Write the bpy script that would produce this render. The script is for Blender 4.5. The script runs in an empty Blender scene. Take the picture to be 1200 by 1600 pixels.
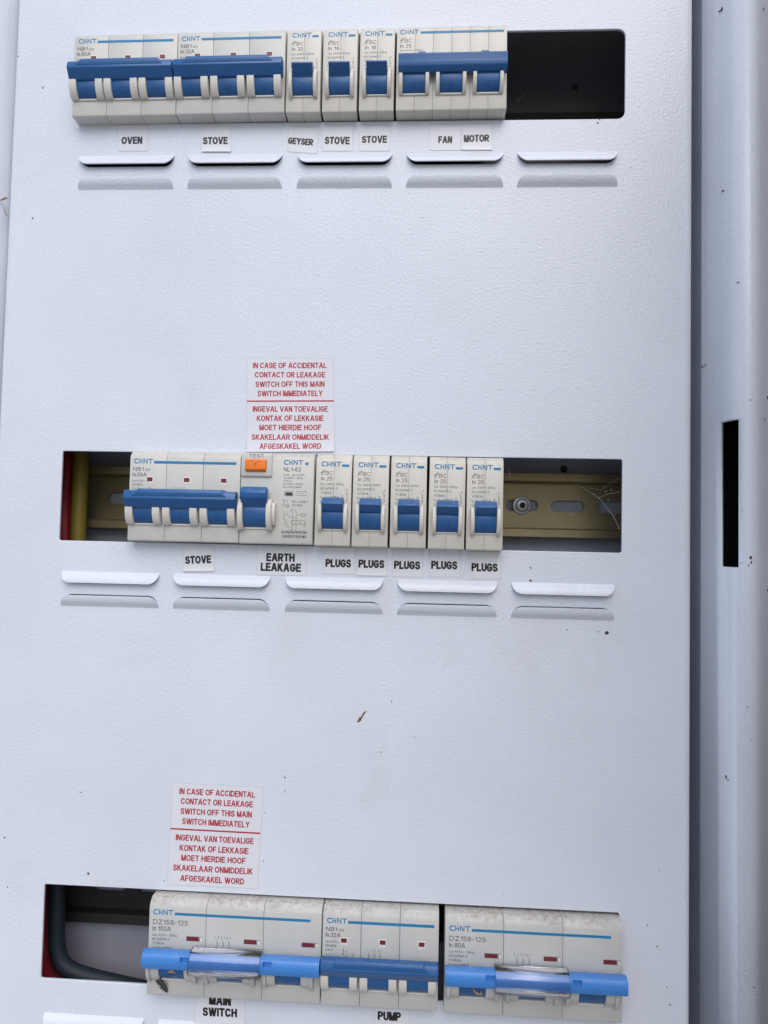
import bpy, bmesh, math, random
from mathutils import Vector, Matrix
from mathutils.geometry import tessellate_polygon
random.seed(7)
S = 0.001                       # everything below is measured in millimetres
scene = bpy.context.scene
col = scene.collection
R = math.radians

# ------------------------------------------------------------------ camera
FPX = 1110.0                    # focal length in pixels of the 1200 x 1600 photograph
CW = (-0.0445, 0.0554, 0.0208)  # small tilt of the phone
CP = (185.83, 44.01, -353.14)   # phone position: right, below the middle cutout's top edge, in front
def _rot(w):
    t = math.sqrt(sum(c*c for c in w))
    return Matrix.Rotation(t, 3, Vector(w)/t)
RM = _rot(CW)
cam_data = bpy.data.cameras.new('camera')
cam = bpy.data.objects.new('camera', cam_data); col.objects.link(cam)
def _tob(w): return Vector((w[0], w[2], -w[1]))
cx_, cy_, cz_ = _tob(RM[0]), -_tob(RM[1]), -_tob(RM[2])
m4 = Matrix((cx_, cy_, cz_)).transposed().to_4x4()
m4.translation = _tob(CP)*S
cam.matrix_world = m4
cam_data.sensor_fit = 'VERTICAL'; cam_data.sensor_height = 36.0
cam_data.lens = FPX/1600*36
cam_data.clip_start = 0.01; cam_data.clip_end = 100
cam_data.dof.use_dof = True
cam_data.dof.focus_distance = 0.350
cam_data.dof.aperture_fstop = 6.0
scene.camera = cam

# ------------------------------------------------------------------ world and sun
SUN_EL, SUN_AZ = 49.0, 170.0    # azimuth clockwise from +Y (the wall looks to -Y = 180)
world = bpy.data.worlds.new('World'); scene.world = world; world.use_nodes = True
wn = world.node_tree.nodes; wl = world.node_tree.links
bg = wn['Background']
sky = wn.new('ShaderNodeTexSky'); sky.sky_type = 'NISHITA'; sky.sun_disc = False
sky.sun_elevation = R(SUN_EL); sky.sun_rotation = R(SUN_AZ)
sky.air_density = 1.0; sky.dust_density = 2.0; sky.ozone_density = 1.0
wl.new(sky.outputs[0], bg.inputs[0]); bg.inputs[1].default_value = 0.10
sun_data = bpy.data.lights.new('sun', 'SUN'); sun = bpy.data.objects.new('sun', sun_data); col.objects.link(sun)
sun_data.energy = 1.2; sun_data.angle = R(60); sun_data.color = (1.0, 0.96, 0.91)
sd = Vector((math.sin(R(SUN_AZ))*math.cos(R(SUN_EL)), math.cos(R(SUN_AZ))*math.cos(R(SUN_EL)), math.sin(R(SUN_EL))))
sun.rotation_euler = sd.to_track_quat('Z', 'Y').to_euler()
vs = scene.view_settings
vs.view_transform = 'Standard'; vs.look = 'None'; vs.gamma = 1.0; vs.use_curve_mapping = False
vs.exposure = 0.56
scene.cycles.max_bounces = 10

# ------------------------------------------------------------------ helpers
def at(px, py, y=0.0):
    """Point of the place (mm: right, depth, up) seen at a photograph pixel on the plane at depth y."""
    d = RM.transposed() @ Vector(((px-600)/FPX, (py-800)/FPX, 1.0))
    k = (y-CP[2])/d[2]
    return Vector((CP[0]+k*d[0], y, -(CP[1]+k*d[1])))

def mat(name, color, rough=0.5, bump=0.0, bscale=600.0, spec=0.5, var=0.0, vscale=60.0, metal=0.0, coat=0.0, dust=None, smudge=0.0, distort=0.0, detail=2.0, bdist=0.0002):
    m = bpy.data.materials.new(name); m.use_nodes = True
    nt = m.node_tree; N = nt.nodes; L = nt.links
    p = N['Principled BSDF']
    p.inputs['Base Color'].default_value = (*color, 1); p.inputs['Roughness'].default_value = rough
    p.inputs['Metallic'].default_value = metal; p.inputs['Specular IOR Level'].default_value = spec
    p.inputs['Coat Weight'].default_value = coat
    tc0 = N.new('ShaderNodeTexCoord'); oi = N.new('ShaderNodeObjectInfo')
    va = N.new('ShaderNodeVectorMath'); va.operation = 'MULTIPLY_ADD'; va.inputs[1].default_value = (1, 1, 1)
    cb = N.new('ShaderNodeCombineXYZ'); L.new(oi.outputs['Random'], cb.inputs[0]); L.new(oi.outputs['Random'], cb.inputs[2])
    L.new(tc0.outputs['Object'], va.inputs[0]); L.new(cb.outputs[0], va.inputs[2])
    class tc: outputs = {'Object': va.outputs[0]}
    last = None
    if var > 0:
        n = N.new('ShaderNodeTexNoise'); n.inputs['Scale'].default_value = vscale; n.inputs['Detail'].default_value = 5
        L.new(tc.outputs['Object'], n.inputs['Vector'])
        r = N.new('ShaderNodeMapRange'); r.inputs[1].default_value = 0.3; r.inputs[2].default_value = 0.7
        r.inputs[3].default_value = 1-var; r.inputs[4].default_value = 1+var*0.5
        L.new(n.outputs['Fac'], r.inputs[0])
        mx = N.new('ShaderNodeMix'); mx.data_type = 'RGBA'; mx.blend_type = 'MULTIPLY'; mx.inputs[0].default_value = 1
        mx.inputs[6].default_value = (*color, 1); L.new(r.outputs[0], mx.inputs[7])
        last = mx.outputs[2]
        rr = N.new('ShaderNodeMapRange'); rr.inputs[3].default_value = max(0.02, rough-0.06); rr.inputs[4].default_value = rough+0.1
        L.new(n.outputs['Fac'], rr.inputs[0]); L.new(rr.outputs[0], p.inputs['Roughness'])
    if smudge > 0:
        n5 = N.new('ShaderNodeTexNoise'); n5.inputs['Scale'].default_value = 13; n5.inputs['Detail'].default_value = 9; n5.inputs['Roughness'].default_value = 0.72; n5.inputs['Distortion'].default_value = 0.8
        L.new(tc.outputs['Object'], n5.inputs['Vector'])
        r5 = N.new('ShaderNodeMapRange'); r5.inputs[1].default_value = 0.56; r5.inputs[2].default_value = 0.80; r5.inputs[4].default_value = smudge; L.new(n5.outputs['Fac'], r5.inputs[0])
        m5 = N.new('ShaderNodeMix'); m5.data_type = 'RGBA'; L.new(r5.outputs[0], m5.inputs[0])
        if last is not None: L.new(last, m5.inputs[6])
        else: m5.inputs[6].default_value = (*color, 1)
        m5.inputs[7].default_value = (0.40, 0.36, 0.32, 1); last = m5.outputs[2]
    if dust:
        dcol, damt = dust       # dust lies on faces that look up
        g = N.new('ShaderNodeNewGeometry'); sx = N.new('ShaderNodeSeparateXYZ'); L.new(g.outputs['Normal'], sx.inputs[0])
        up = N.new('ShaderNodeMapRange'); up.inputs[1].default_value = 0.25; up.inputs[2].default_value = 0.8; L.new(sx.outputs['Z'], up.inputs[0])
        n2 = N.new('ShaderNodeTexNoise'); n2.inputs['Scale'].default_value = 420; n2.inputs['Detail'].default_value = 6; n2.inputs['Roughness'].default_value = 0.75
        L.new(tc.outputs['Object'], n2.inputs['Vector'])
        r2 = N.new('ShaderNodeMapRange'); r2.inputs[1].default_value = 0.42; r2.inputs[2].default_value = 0.68; L.new(n2.outputs['Fac'], r2.inputs[0])
        n3 = N.new('ShaderNodeTexNoise'); n3.inputs['Scale'].default_value = 60; n3.inputs['Detail'].default_value = 3
        L.new(tc.outputs['Object'], n3.inputs['Vector'])
        r3 = N.new('ShaderNodeMapRange'); r3.inputs[1].default_value = 0.3; r3.inputs[2].default_value = 0.65; r3.inputs[3].default_value = 0.25; L.new(n3.outputs['Fac'], r3.inputs[0])
        a = N.new('ShaderNodeMath'); a.operation = 'MULTIPLY'; L.new(up.outputs[0], a.inputs[0]); L.new(r2.outputs[0], a.inputs[1])
        b = N.new('ShaderNodeMath'); b.operation = 'MULTIPLY'; L.new(a.outputs[0], b.inputs[0]); L.new(r3.outputs[0], b.inputs[1])
        c = N.new('ShaderNodeMath'); c.operation = 'MULTIPLY'; L.new(b.outputs[0], c.inputs[0]); c.inputs[1].default_value = damt
        md = N.new('ShaderNodeMix'); md.data_type = 'RGBA'; L.new(c.outputs[0], md.inputs[0])
        if last is not None: L.new(last, md.inputs[6])
        else: md.inputs[6].default_value = (*color, 1)
        md.inputs[7].default_value = (*dcol, 1)
        last = md.outputs[2]
    if last is not None: L.new(last, p.inputs['Base Color'])
    if bump > 0:
        n = N.new('ShaderNodeTexNoise'); n.inputs['Scale'].default_value = bscale; n.inputs['Detail'].default_value = detail
        n.inputs['Distortion'].default_value = distort
        L.new(tc.outputs['Object'], n.inputs['Vector'])
        bp = N.new('ShaderNodeBump'); bp.inputs['Strength'].default_value = bump; bp.inputs['Distance'].default_value = bdist
        L.new(n.outputs['Fac'], bp.inputs['Height']); L.new(bp.outputs[0], p.inputs['Normal'])
    return m

M = {}
M['paint'] = mat('white_textured_powder_coat', (0.67, 0.72, 0.82), 0.30, bump=0.62, bscale=760, var=0.05, vscale=14, smudge=0.17, distort=0.25, detail=1.0, bdist=0.00028)
M['paint_smooth'] = mat('white_cabinet_paint', (0.62, 0.66, 0.74), 0.38, bump=0.12, bscale=500, var=0.04, vscale=25)
M['door'] = mat('warm_grey_door_paint', (0.24, 0.205, 0.195), 0.4, bump=0.3, bscale=430, var=0.03, distort=0.9)  # colour of the unseen sheet added to block light
M['board'] = mat('charcoal_backing_board', (0.10, 0.104, 0.122), 0.5, bump=0.15, bscale=500, var=0.1)
M['board_brown'] = mat('brown_black_board', (0.030, 0.022, 0.018), 0.5, var=0.1)
M['interior'] = mat('grey_interior_paint', (0.39, 0.42, 0.50), 0.5, bump=0.15, bscale=500, var=0.08)
M['nb'] = mat('warm_white_housing_plastic', (0.575, 0.578, 0.552), 0.40, bump=0.06, bscale=1500, var=0.05, vscale=90, dust=((0.30, 0.21, 0.14), 0.55))
M['eb'] = mat('ivory_housing_plastic', (0.62, 0.61, 0.56), 0.38, bump=0.06, bscale=1500, var=0.05, vscale=90, dust=((0.34, 0.25, 0.16), 0.5))
M['dz'] = mat('grey_white_housing_plastic', (0.52, 0.53, 0.52), 0.40, bump=0.06, bscale=1500, var=0.05, vscale=70, dust=((0.27, 0.19, 0.13), 1.0))
M['guard'] = mat('white_guard_plastic', (0.66, 0.65, 0.61), 0.36, var=0.04, vscale=120)
M['blue'] = mat('blue_toggle_plastic', (0.016, 0.105, 0.305), 0.33, bump=0.04, bscale=1500, var=0.08, vscale=120, dust=((0.30, 0.30, 0.32), 0.25))
M['blue_bright'] = mat('bright_blue_handle_plastic', (0.05, 0.23, 0.64), 0.36, bump=0.04, bscale=1500, var=0.07, vscale=100, dust=((0.32, 0.30, 0.30), 0.35))
M['blue_deep'] = mat('deep_blue_engraving', (0.012, 0.068, 0.21), 0.4)
M['ink_blue'] = mat('blue_print', (0.012, 0.20, 0.43), 0.45)
M['ink'] = mat('dark_grey_print', (0.03, 0.031, 0.036), 0.5)
M['ink_soft'] = mat('faded_grey_print', (0.075, 0.075, 0.08), 0.5)
M['ink_black'] = mat('black_label_print', (0.008, 0.008, 0.010), 0.4)
M['ink_red'] = mat('red_label_print', (0.42, 0.025, 0.045), 0.4)
M['sticker'] = mat('glossy_label_paper', (0.70, 0.72, 0.785), 0.26, var=0.02, vscale=40)
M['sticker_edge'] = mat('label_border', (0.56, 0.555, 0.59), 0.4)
M['orange'] = mat('orange_button_plastic', (0.85, 0.20, 0.012), 0.35, var=0.05, vscale=120)
M['orange_deep'] = mat('orange_button_engraving', (0.42, 0.07, 0.006), 0.4)
M['red_flag'] = mat('dark_red_indicator_flag', (0.16, 0.018, 0.028), 0.35)
M['white_flag'] = mat('white_indicator_frame', (0.78, 0.77, 0.74), 0.4)
M['grey_flag'] = mat('grey_indicator_slide', (0.32, 0.33, 0.32), 0.4)
M['rail'] = mat('yellow_chromate_zinc', (0.30, 0.255, 0.145), 0.40, metal=0.6, var=0.3, vscale=30)
M['dull'] = mat('dull_tarnished_zinc', (0.050, 0.050, 0.054), 0.5, metal=0.4, var=0.3, vscale=30)  # darker copy of the rail zinc, shade put into its colour
M['steel'] = mat('zinc_screw_steel', (0.45, 0.45, 0.46), 0.35, metal=0.9)
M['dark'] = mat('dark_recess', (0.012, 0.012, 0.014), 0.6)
M['red_cable'] = mat('red_cable_sheath', (0.40, 0.014, 0.032), 0.5, var=0.05)
M['yellow_cable'] = mat('yellow_cable_sheath', (0.27, 0.20, 0.028), 0.5, var=0.05)
M['black_cable'] = mat('blue_black_cable_sheath', (0.011, 0.024, 0.036), 0.6, var=0.05)
M['speck'] = mat('dark_dirt', (0.05, 0.042, 0.038), 0.8)
M['brown'] = mat('brown_dirt', (0.16, 0.095, 0.06), 0.8)
M['straw'] = mat('dry_straw', (0.36, 0.25, 0.13), 0.7)
M['insect'] = mat('dark_insect', (0.035, 0.03, 0.028), 0.6, var=0.3, vscale=900)
M['web'] = mat('cobweb_silk', (0.30, 0.30, 0.31), 0.6)
mg = bpy.data.materials.new('clear_acrylic'); mg.use_nodes = True
_n = mg.node_tree.nodes; _l = mg.node_tree.links; _n.remove(_n['Principled BSDF'])
tr = _n.new('ShaderNodeBsdfTransparent'); tr.inputs[0].default_value = (0.95, 0.955, 0.97, 1)
pg = _n.new('ShaderNodeBsdfGlossy'); pg.inputs['Roughness'].default_value = 0.10; pg.inputs['Color'].default_value = (1, 1, 1, 1)
fr = _n.new('ShaderNodeFresnel'); fr.inputs['IOR'].default_value = 1.5
mxs = _n.new('ShaderNodeMixShader'); _l.new(fr.outputs[0], mxs.inputs[0]); _l.new(tr.outputs[0], mxs.inputs[1]); _l.new(pg.outputs[0], mxs.inputs[2])
_l.new(mxs.outputs[0], _n['Material Output'].inputs['Surface'])
nz = mg.node_tree.nodes.new('ShaderNodeTexNoise'); nz.inputs['Scale'].default_value = 250
bz = mg.node_tree.nodes.new('ShaderNodeBump'); bz.inputs['Strength'].default_value = 0.05; bz.inputs['Distance'].default_value = 0.0002
mg.node_tree.links.new(nz.outputs['Fac'], bz.inputs['Height']); mg.node_tree.links.new(bz.outputs[0], pg.inputs['Normal'])
M['clear'] = mg

class MB:
    """Collects polygons in millimetres; build() links them as one mesh object."""
    def __init__(s): s.v = []; s.f = []
    def add(s, vs_, fs_):
        o = len(s.v); s.v += [tuple(v) for v in vs_]; s.f += [[i+o for i in f] for f in fs_]; return s
    def prism(s, prof, x0, x1):
        """prof: (y, z) outline, extruded along x"""
        n = len(prof)
        vs_ = [(x0, y, z) for y, z in prof] + [(x1, y, z) for y, z in prof]
        fs_ = [[i, (i+1) % n, n+(i+1) % n, n+i] for i in range(n)]
        tris = tessellate_polygon([[Vector((y, z, 0)) for y, z in prof]])
        if _convex(prof): fs_ += [list(range(n))[::-1], list(range(n, 2*n))]
        else: fs_ += [list(t) for t in tris] + [[i+n for i in t] for t in tris]
        return s.add(vs_, fs_)
    def plate(s, outl, y0, y1):
        """outl: (x, z) outline, extruded along depth"""
        n = len(outl)
        vs_ = [(x, y0, z) for x, z in outl] + [(x, y1, z) for x, z in outl]
        fs_ = [list(range(n)), list(range(n, 2*n))[::-1]] + [[i, n+i, n+(i+1) % n, (i+1) % n] for i in range(n)]
        return s.add(vs_, fs_)
    def box(s, x0, x1, y0, y1, z0, z1):
        return s.plate([(x0, z0), (x1, z0), (x1, z1), (x0, z1)], y0, y1)
    def flat(s, outl, y):
        return s.add([(x, y, z) for x, z in outl], [list(range(len(outl)))])
    def tube(s, pts, r, n=10, taper=None):
        pts = [Vector(p) for p in pts]; rings = []
        up = Vector((0.3, 0.2, 0.9))
        for i, p in enumerate(pts):
            t = (pts[min(i+1, len(pts)-1)]-pts[max(i-1, 0)]).normalized()
            a = t.cross(up)
            if a.length < 1e-4: a = t.cross(Vector((1, 0, 0)))
            a.normalize(); b = t.cross(a); up = -b if False else up
            rr = r if taper is None else r*taper[i]
            rings.append([p + a*math.cos(2*math.pi*k/n)*rr + b*math.sin(2*math.pi*k/n)*rr for k in range(n)])
        vs_ = [q for ring in rings for q in ring]; fs_ = []
        for i in range(len(pts)-1):
            for k in range(n):
                fs_.append([i*n+k, i*n+(k+1) % n, (i+1)*n+(k+1) % n, (i+1)*n+k])
        fs_ += [list(range(n))[::-1], [(len(pts)-1)*n+k for k in range(n)]]
        return s.add(vs_, fs_)
    def build(s, name, material, parent=None, bevel=0.0, seg=2, smooth=40, loc=None):
        me = bpy.data.meshes.new(name)
        bm = bmesh.new()
        bv = [bm.verts.new((v[0]*S, v[1]*S, v[2]*S)) for v in s.v]
        for f in s.f:
            try: bm.faces.new([bv[i] for i in f])
            except ValueError: pass
        bmesh.ops.recalc_face_normals(bm, faces=bm.faces)
        if bevel > 0:
            ed = [e for e in bm.edges if len(e.link_faces) == 2 and e.calc_face_angle(0) > R(28)]
            bmesh.ops.bevel(bm, geom=ed, offset=bevel*S, offset_type='OFFSET', segments=seg, profile=0.5, affect='EDGES', clamp_overlap=True)
        bm.to_mesh(me); bm.free()
        if smooth:
            for p in me.polygons: p.use_smooth = True
            me.set_sharp_from_angle(angle=R(smooth))
        me.materials.append(M[material])
        o = bpy.data.objects.new(name, me); col.objects.link(o)
        if parent: o.parent = parent
        if loc is not None: o.location = Vector(loc)*S
        return o

def _convex(p):
    sg = 0
    for i in range(len(p)):
        a, b, c = p[i], p[(i+1) % len(p)], p[(i+2) % len(p)]
        k = (b[0]-a[0])*(c[1]-b[1])-(b[1]-a[1])*(c[0]-b[0])
        if abs(k) < 1e-9: continue
        if sg and (k > 0) != (sg > 0): return False
        sg = k
    return True

def tag(o, label=None, cat=None, group=None, kind=None):
    if label: o['label'] = label
    if cat: o['category'] = cat
    if group: o['group'] = group
    if kind: o['kind'] = kind
    return o
def empty(name, loc, label, cat, group=None):
    o = bpy.data.objects.new(name, None); col.objects.link(o); o.empty_display_size = 0.01
    o.location = Vector(loc)*S
    return tag(o, label, cat, group)

# lettering: Blender's own font, turned into flat polygons
_tc = {}
def glyphs(body, bold=0.0):
    k = (body, bold)
    if k not in _tc:
        cu = bpy.data.curves.new('t', 'FONT'); cu.body = body; cu.size = 1; cu.offset = bold; cu.resolution_u = 3
        ob = bpy.data.objects.new('t', cu); col.objects.link(ob)
        dg = bpy.context.evaluated_depsgraph_get(); dg.update()
        me = bpy.data.meshes.new_from_object(ob.evaluated_get(dg))
        v = [(q.co.x, q.co.y) for q in me.vertices]; f = [list(p.vertices) for p in me.polygons]
        bpy.data.objects.remove(ob); bpy.data.curves.remove(cu); bpy.data.meshes.remove(me)
        xs = [q[0] for q in v] or [0]; x0 = min(xs); w = max(xs)-x0
        _tc[k] = ([(x-x0, y) for x, y in v], f, w)
    return _tc[k]
CAP = 0.729
def _e(cx, cy, rx, ry, a0, a1, n=12): return [(cx+rx*math.cos(R(a0+(a1-a0)*i/n)), cy+ry*math.sin(R(a0+(a1-a0)*i/n))) for i in range(n+1)]
_P = [(0, 0), (0, 1), (.58, 1)]+_e(.58, .74, .42, .26, 80, -80, 8)+[(.58, .48), (0.08, .48)]
# plain sans capitals and figures as centre lines in a unit box: width, strokes (closed ones marked)
SANS = {
 'A': (.74, [['d', (0, 0), (.47, 1)], ['d', (1, 0), (.53, 1)], [(.3, .3), (.7, .3)]]), 'B': (.6, [[(0, 0), (0, 1), (.55, 1)]+_e(.55, .77, .38, .23, 80, -80, 8)+[(.55, .54), (.1, .54)], [(.1, .54), (.55, .54)]+_e(.55, .27, .45, .27, 80, -80, 8)+[(.55, 0), (0, 0)]]),
 'C': (.68, [_e(.5, .5, .5, .5, 38, 322, 20)]), 'D': (.64, [[(0, 0), (0, 1), (.45, 1)]+_e(.45, .5, .55, .5, 80, -80, 12)+[(.45, 0), (0, 0)]]),
 'E': (.54, [[(1, 1), (0, 1), (0, 0), (1, 0)], [(.1, .52), (.9, .52)]]), 'F': (.5, [[(1, 1), (0, 1), (0, 0)], [(.1, .5), (.85, .5)]]),
 'G': (.7, [_e(.5, .5, .5, .5, 40, 335, 20)+[(1, .46), (.56, .46)]]), 'H': (.62, [[(0, 0), (0, 1)], [(1, 0), (1, 1)], [(.1, .53), (.9, .53)]]),
 'I': (.0, [[(0, 0), (0, 1)]]), 'K': (.62, [[(0, 0), (0, 1)], ['d', (.95, 1), (.05, .34)], ['d', (.36, .58), (1, 0)]]), 'L': (.5, [[(0, 1), (0, 0), (1, 0)]]),
 'M': (.74, [[(0, 0), (0, 1)], ['d', (.03, 1), (.48, 0)], ['d', (.97, 1), (.52, 0)], [(1, 0), (1, 1)]]), 'N': (.6, [[(0, 0), (0, 1)], ['d', (.04, 1), (.96, 0)], [(1, 0), (1, 1)]]), 'O': (.74, [_e(.5, .5, .5, .5, 0, 345, 23)+['c']]),
 'P': (.58, [_P]), 'R': (.62, [_P, ['d', (.5, .48), (1, 0)]]), 'S': (.58, [_e(.5, .75, .46, .25, 25, 255, 12)+_e(.5, .26, .5, .26, 75, -158, 12)]),
 'T': (.6, [[(0, 1), (1, 1)], [(.5, 0), (.5, .9)]]), 'U': (.6, [[(0, 1), (0, .35)]+_e(.5, .35, .5, .35, 190, 350, 10)+[(1, .35), (1, 1)]]),
 'V': (.72, [['d', (0, 1), (.48, 0)], ['d', (1, 1), (.52, 0)]]), 'W': (1.06, [['d', (0, 1), (.25, 0)], ['d', (.49, 1), (.27, 0)], ['d', (.51, 1), (.73, 0)], ['d', (1, 1), (.75, 0)]]), 'Y': (.68, [['d', (0, 1), (.5, .4)], ['d', (1, 1), (.5, .4)], [(.5, .45), (.5, 0)]]), 'Z': (.58, [[(0, 1), (1, 1)], ['d', (.95, 1), (.05, 0)], [(0, 0), (1, 0)]]),
 '0': (.44, [_e(.5, .5, .5, .5, 0, 345, 23)+['c']]), '1': (.24, [[(1, 0), (1, 1)], [(.1, .72), (.8, .92)]]), '2': (.44, [_e(.5, .72, .48, .28, 165, -35, 10)+[(0, 0), (1, 0)]]),
 '3': (.44, [_e(.5, .76, .44, .24, 150, -75, 10)+_e(.5, .27, .5, .27, 75, -155, 10)]), '4': (.48, [[(.74, 0), (.74, 1)], ['d', (.72, 1), (.02, .28)], [(0, .28), (1, .28)]]),
 '5': (.44, [[(.92, 1), (.16, 1), (.06, .52)]+_e(.48, .32, .5, .32, 130, -150, 12)]), '6': (.44, [_e(.55, .5, .5, .5, 45, 165, 8)+_e(.5, .31, .5, .31, 180, 505, 16)]),
 '7': (.44, [[(0, 1), (1, 1)], ['d', (.95, 1), (.35, 0)]]), '8': (.44, [_e(.5, .76, .43, .24, 0, 340, 17)+['c'], _e(.5, .27, .5, .27, 0, 340, 17)+['c']]), '9': (.44, [_e(.5, .69, .5, .31, 0, 325, 16)+[(1, .6)]+_e(.45, .5, .55, .5, 0, -130, 8)]),
 'n': (.36, [[(0, 0), (0, .7)], [(0, .42)]+_e(.5, .44, .5, .28, 170, 10, 8)+[(1, .42), (1, 0)]]), '-': (.24, [[(0, .38), (1, .38)]]), ':': (.0, [[(0, .02), (0, .04)], [(0, .6), (0, .62)]]), ' ': (.14, [])}
def sans(body, t):
    """strokes of a word in units of its capital height; t = stroke thickness"""
    x = 0; out = []
    for ch in body:
        w, st = SANS[ch]
        for k, p in enumerate(st):
            cl = 'c' if p[-1] == 'c' else ('d' if p[0] == 'd' else '')
            q = p[:-1] if cl == 'c' else (p[1:] if cl == 'd' else p)
            out.append(([(x+t/2+a*w, b if (cl == 'd' and b in (0, 1)) else t/2+b*(1-t)) for a, b in q], cl, k))
        x += w+t+(0.11 if ch != ' ' else 0.06)
    return out, x-0.11
def text(mb, body, x, z, cap, y, width=None, bold=0.0, squeeze=0.86, align='L', rot=0.0, wrap=None, t=None):
    """cap: capital height in mm, (x, z) baseline start; width: total width in mm if known"""
    c, s_ = math.cos(rot), math.sin(rot)
    if t is not None and all(ch in SANS for ch in body):
        st, w = sans(body, t)
        kx = cap*squeeze if width is None else width/w
        ox = {'L': 0, 'C': -w*kx/2, 'R': -w*kx}[align]
        for pts, cl, k in st:
            tmp = MB(); P = [(a*kx+ox, b_*cap) for a, b_ in pts]
            if cl == 'd':       # slanted stroke cut level at both ends
                (xa, za), (xb, zb_) = P; L_ = math.hypot(xb-xa, zb_-za); hw = min(t*cap*0.5*L_/max(1e-6, abs(zb_-za)), t*cap)
                tmp.add([(xa-hw, 0, za), (xa+hw, 0, za), (xb+hw, 0, zb_), (xb-hw, 0, zb_)], [[0, 1, 2, 3]])
            elif not cl:        # square ends
                def ext(a, b_):
                    d = Vector(a)-Vector(b_); return tuple(Vector(a)+d.normalized()*t*cap*0.42)
                P = [ext(P[0], P[1])]+P[1:-1]+[ext(P[-1], P[-2])]
            if cl != 'd': stroke(tmp, P, t*cap, 0, cl == 'c')
            mb.add([(x+a*c-z_*s_, (wrap(x+a*c-z_*s_, z+a*s_+z_*c) if wrap else y)-0.008*k, z+a*s_+z_*c) for a, _, z_ in tmp.v], tmp.f)
        return
    v, f, w = glyphs(body, bold)
    sy = cap/CAP; sx = sy*squeeze if width is None else width/w
    ox = {'L': 0, 'C': -w*sx/2, 'R': -w*sx}[align]
    out = []
    for a, b in v:
        px, pz = a*sx+ox, b*sy
        X, Z = x+px*c-pz*s_, z+px*s_+pz*c
        out.append((X, wrap(X, Z) if wrap else y, Z))
    mb.add(out, f)

def stroke(mb, pts, w, y, closed=False):
    """constant-width mitred line on the plane y; pts: (x, z)"""
    P = [Vector(p) for p in pts]; n = len(P); L_, R_ = [], []
    for i in range(n):
        if closed: a, b = P[i-1], P[(i+1) % n]; d0 = (P[i]-a).normalized(); d1 = (b-P[i]).normalized()
        else:
            d0 = (P[i]-P[i-1]).normalized() if i > 0 else (P[1]-P[0]).normalized()
            d1 = (P[i+1]-P[i]).normalized() if i < n-1 else d0
        t = (d0+d1)
        t = t.normalized() if t.length > 1e-6 else d0
        nn = Vector((-t.y, t.x)); k = min(1.8, 1/max(0.3, nn.dot(Vector((-d0.y, d0.x)))))
        L_.append(P[i]+nn*w/2*k); R_.append(P[i]-nn*w/2*k)
    vs_ = [(p.x, y, p.y) for p in L_+R_]
    m = n if closed else n-1
    mb.add(vs_, [[i, (i+1) % n, n+(i+1) % n, n+i] for i in range(m)])
def arc(cx, cz, r, a0, a1, n=10, ry=None):
    ry = ry or r
    return [(cx+r*math.cos(R(a0+(a1-a0)*i/n)), cz+ry*math.sin(R(a0+(a1-a0)*i/n))) for i in range(n+1)]

def brand(mb, x, z, h, w, y):
    """the maker's word mark; x, z = lower left corner"""
    kx = w/4.0
    def q(*p): mb.flat([(x+a*kx, z+b*h) for a, b in p], y)
    def box(a0, a1, b0, b1): q((a0, b0), (a1, b0), (a1, b1), (a0, b1))
    st = 0.2
    # C
    pts = [(0.92, 0.88), (0.36, 0.89), (0.18, 0.80), (0.11, 0.62), (0.11, 0.38), (0.18, 0.20), (0.36, 0.11), (0.92, 0.12)]
    stroke(mb, [(x+a*kx, z+b*h) for a, b in pts], 0.215*h, y)
    # H whose right leg is a dotted i
    box(1.08, 1.28, 0, 1); box(1.28, 1.60, 0.40, 0.58); box(1.60, 1.79, 0, 0.66); box(1.60, 1.79, 0.79, 1)
    # N, T
    box(1.97, 2.16, 0, 1); q((2.16, 1), (2.16, 0.70), (2.66, 0), (2.66, 0.30)); box(2.66, 2.85, 0, 1)
    box(2.96, 3.98, 0.81, 1); box(3.37, 3.57, 0, 0.81)

gm = MB().add([(-20000, -20000, -1300), (20000, -20000, -1300), (20000, 20000, -1300), (-20000, 20000, -1300)], [[0, 1, 2, 3]])
M['ground'] = mat('dry_concrete', (0.34, 0.31, 0.28), 0.9, bump=0.3, bscale=40, var=0.15, vscale=3)
tag(gm.build('ground', 'ground', smooth=0), kind='structure')

# ------------------------------------------------------------------ the cabinet: cover panel with cutouts and louvres
def cut(px_tl, px_br, r): pass
ROWZ = {'top': 194.6, 'mid': -23.25, 'bot': -240.86}
CUTS = [(0.0, 283.0, 171.06, 218.12, 4.0), (0.0, 283.0, -46.49, 0.0, 1.2), (0.0, 283.0, -264.13, -217.59, 1.2)]
LOUVX = [(2.86, 53.41), (60.81, 109.98), (117.65, 166.46), (173.58, 222.53), (229.47, 279.17)]
LOUV = [(154.52, 136.44), (-61.69, -79.22), (-279.86, -297.5)]      # z of the fixed edge of the upper and the lower louvre
PL, PR_, PT, PB = -34.4, 316.3, 305.0, -350.0
TH = 1.5

def rrect(x0, x1, z0, z1, r, n=5):
    p = []
    for cx, cz, a in ((x1-r, z1-r, 0), (x0+r, z1-r, 90), (x0+r, z0+r, 180), (x1-r, z0+r, 270)):
        p += arc(cx, cz, r, a, a+90, n)
    return p
LH, LR = 5.6, 5.6
def louvre_outline(x0, x1, zf, sgn, inset=0.0, LH=LH+0.55):
    """plan of a louvre: fixed edge at zf, open edge LH further (down for sgn=-1)"""
    n = 8
    left = [(x0+inset+(LR)*(1-math.cos(R(90*i/n)))*0.95, zf+sgn*LH*math.sin(R(90*i/n))) for i in range(n+1)]
    right = [(x1-(x-x0), z) for x, z in left][::-1]
    return left+right

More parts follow.
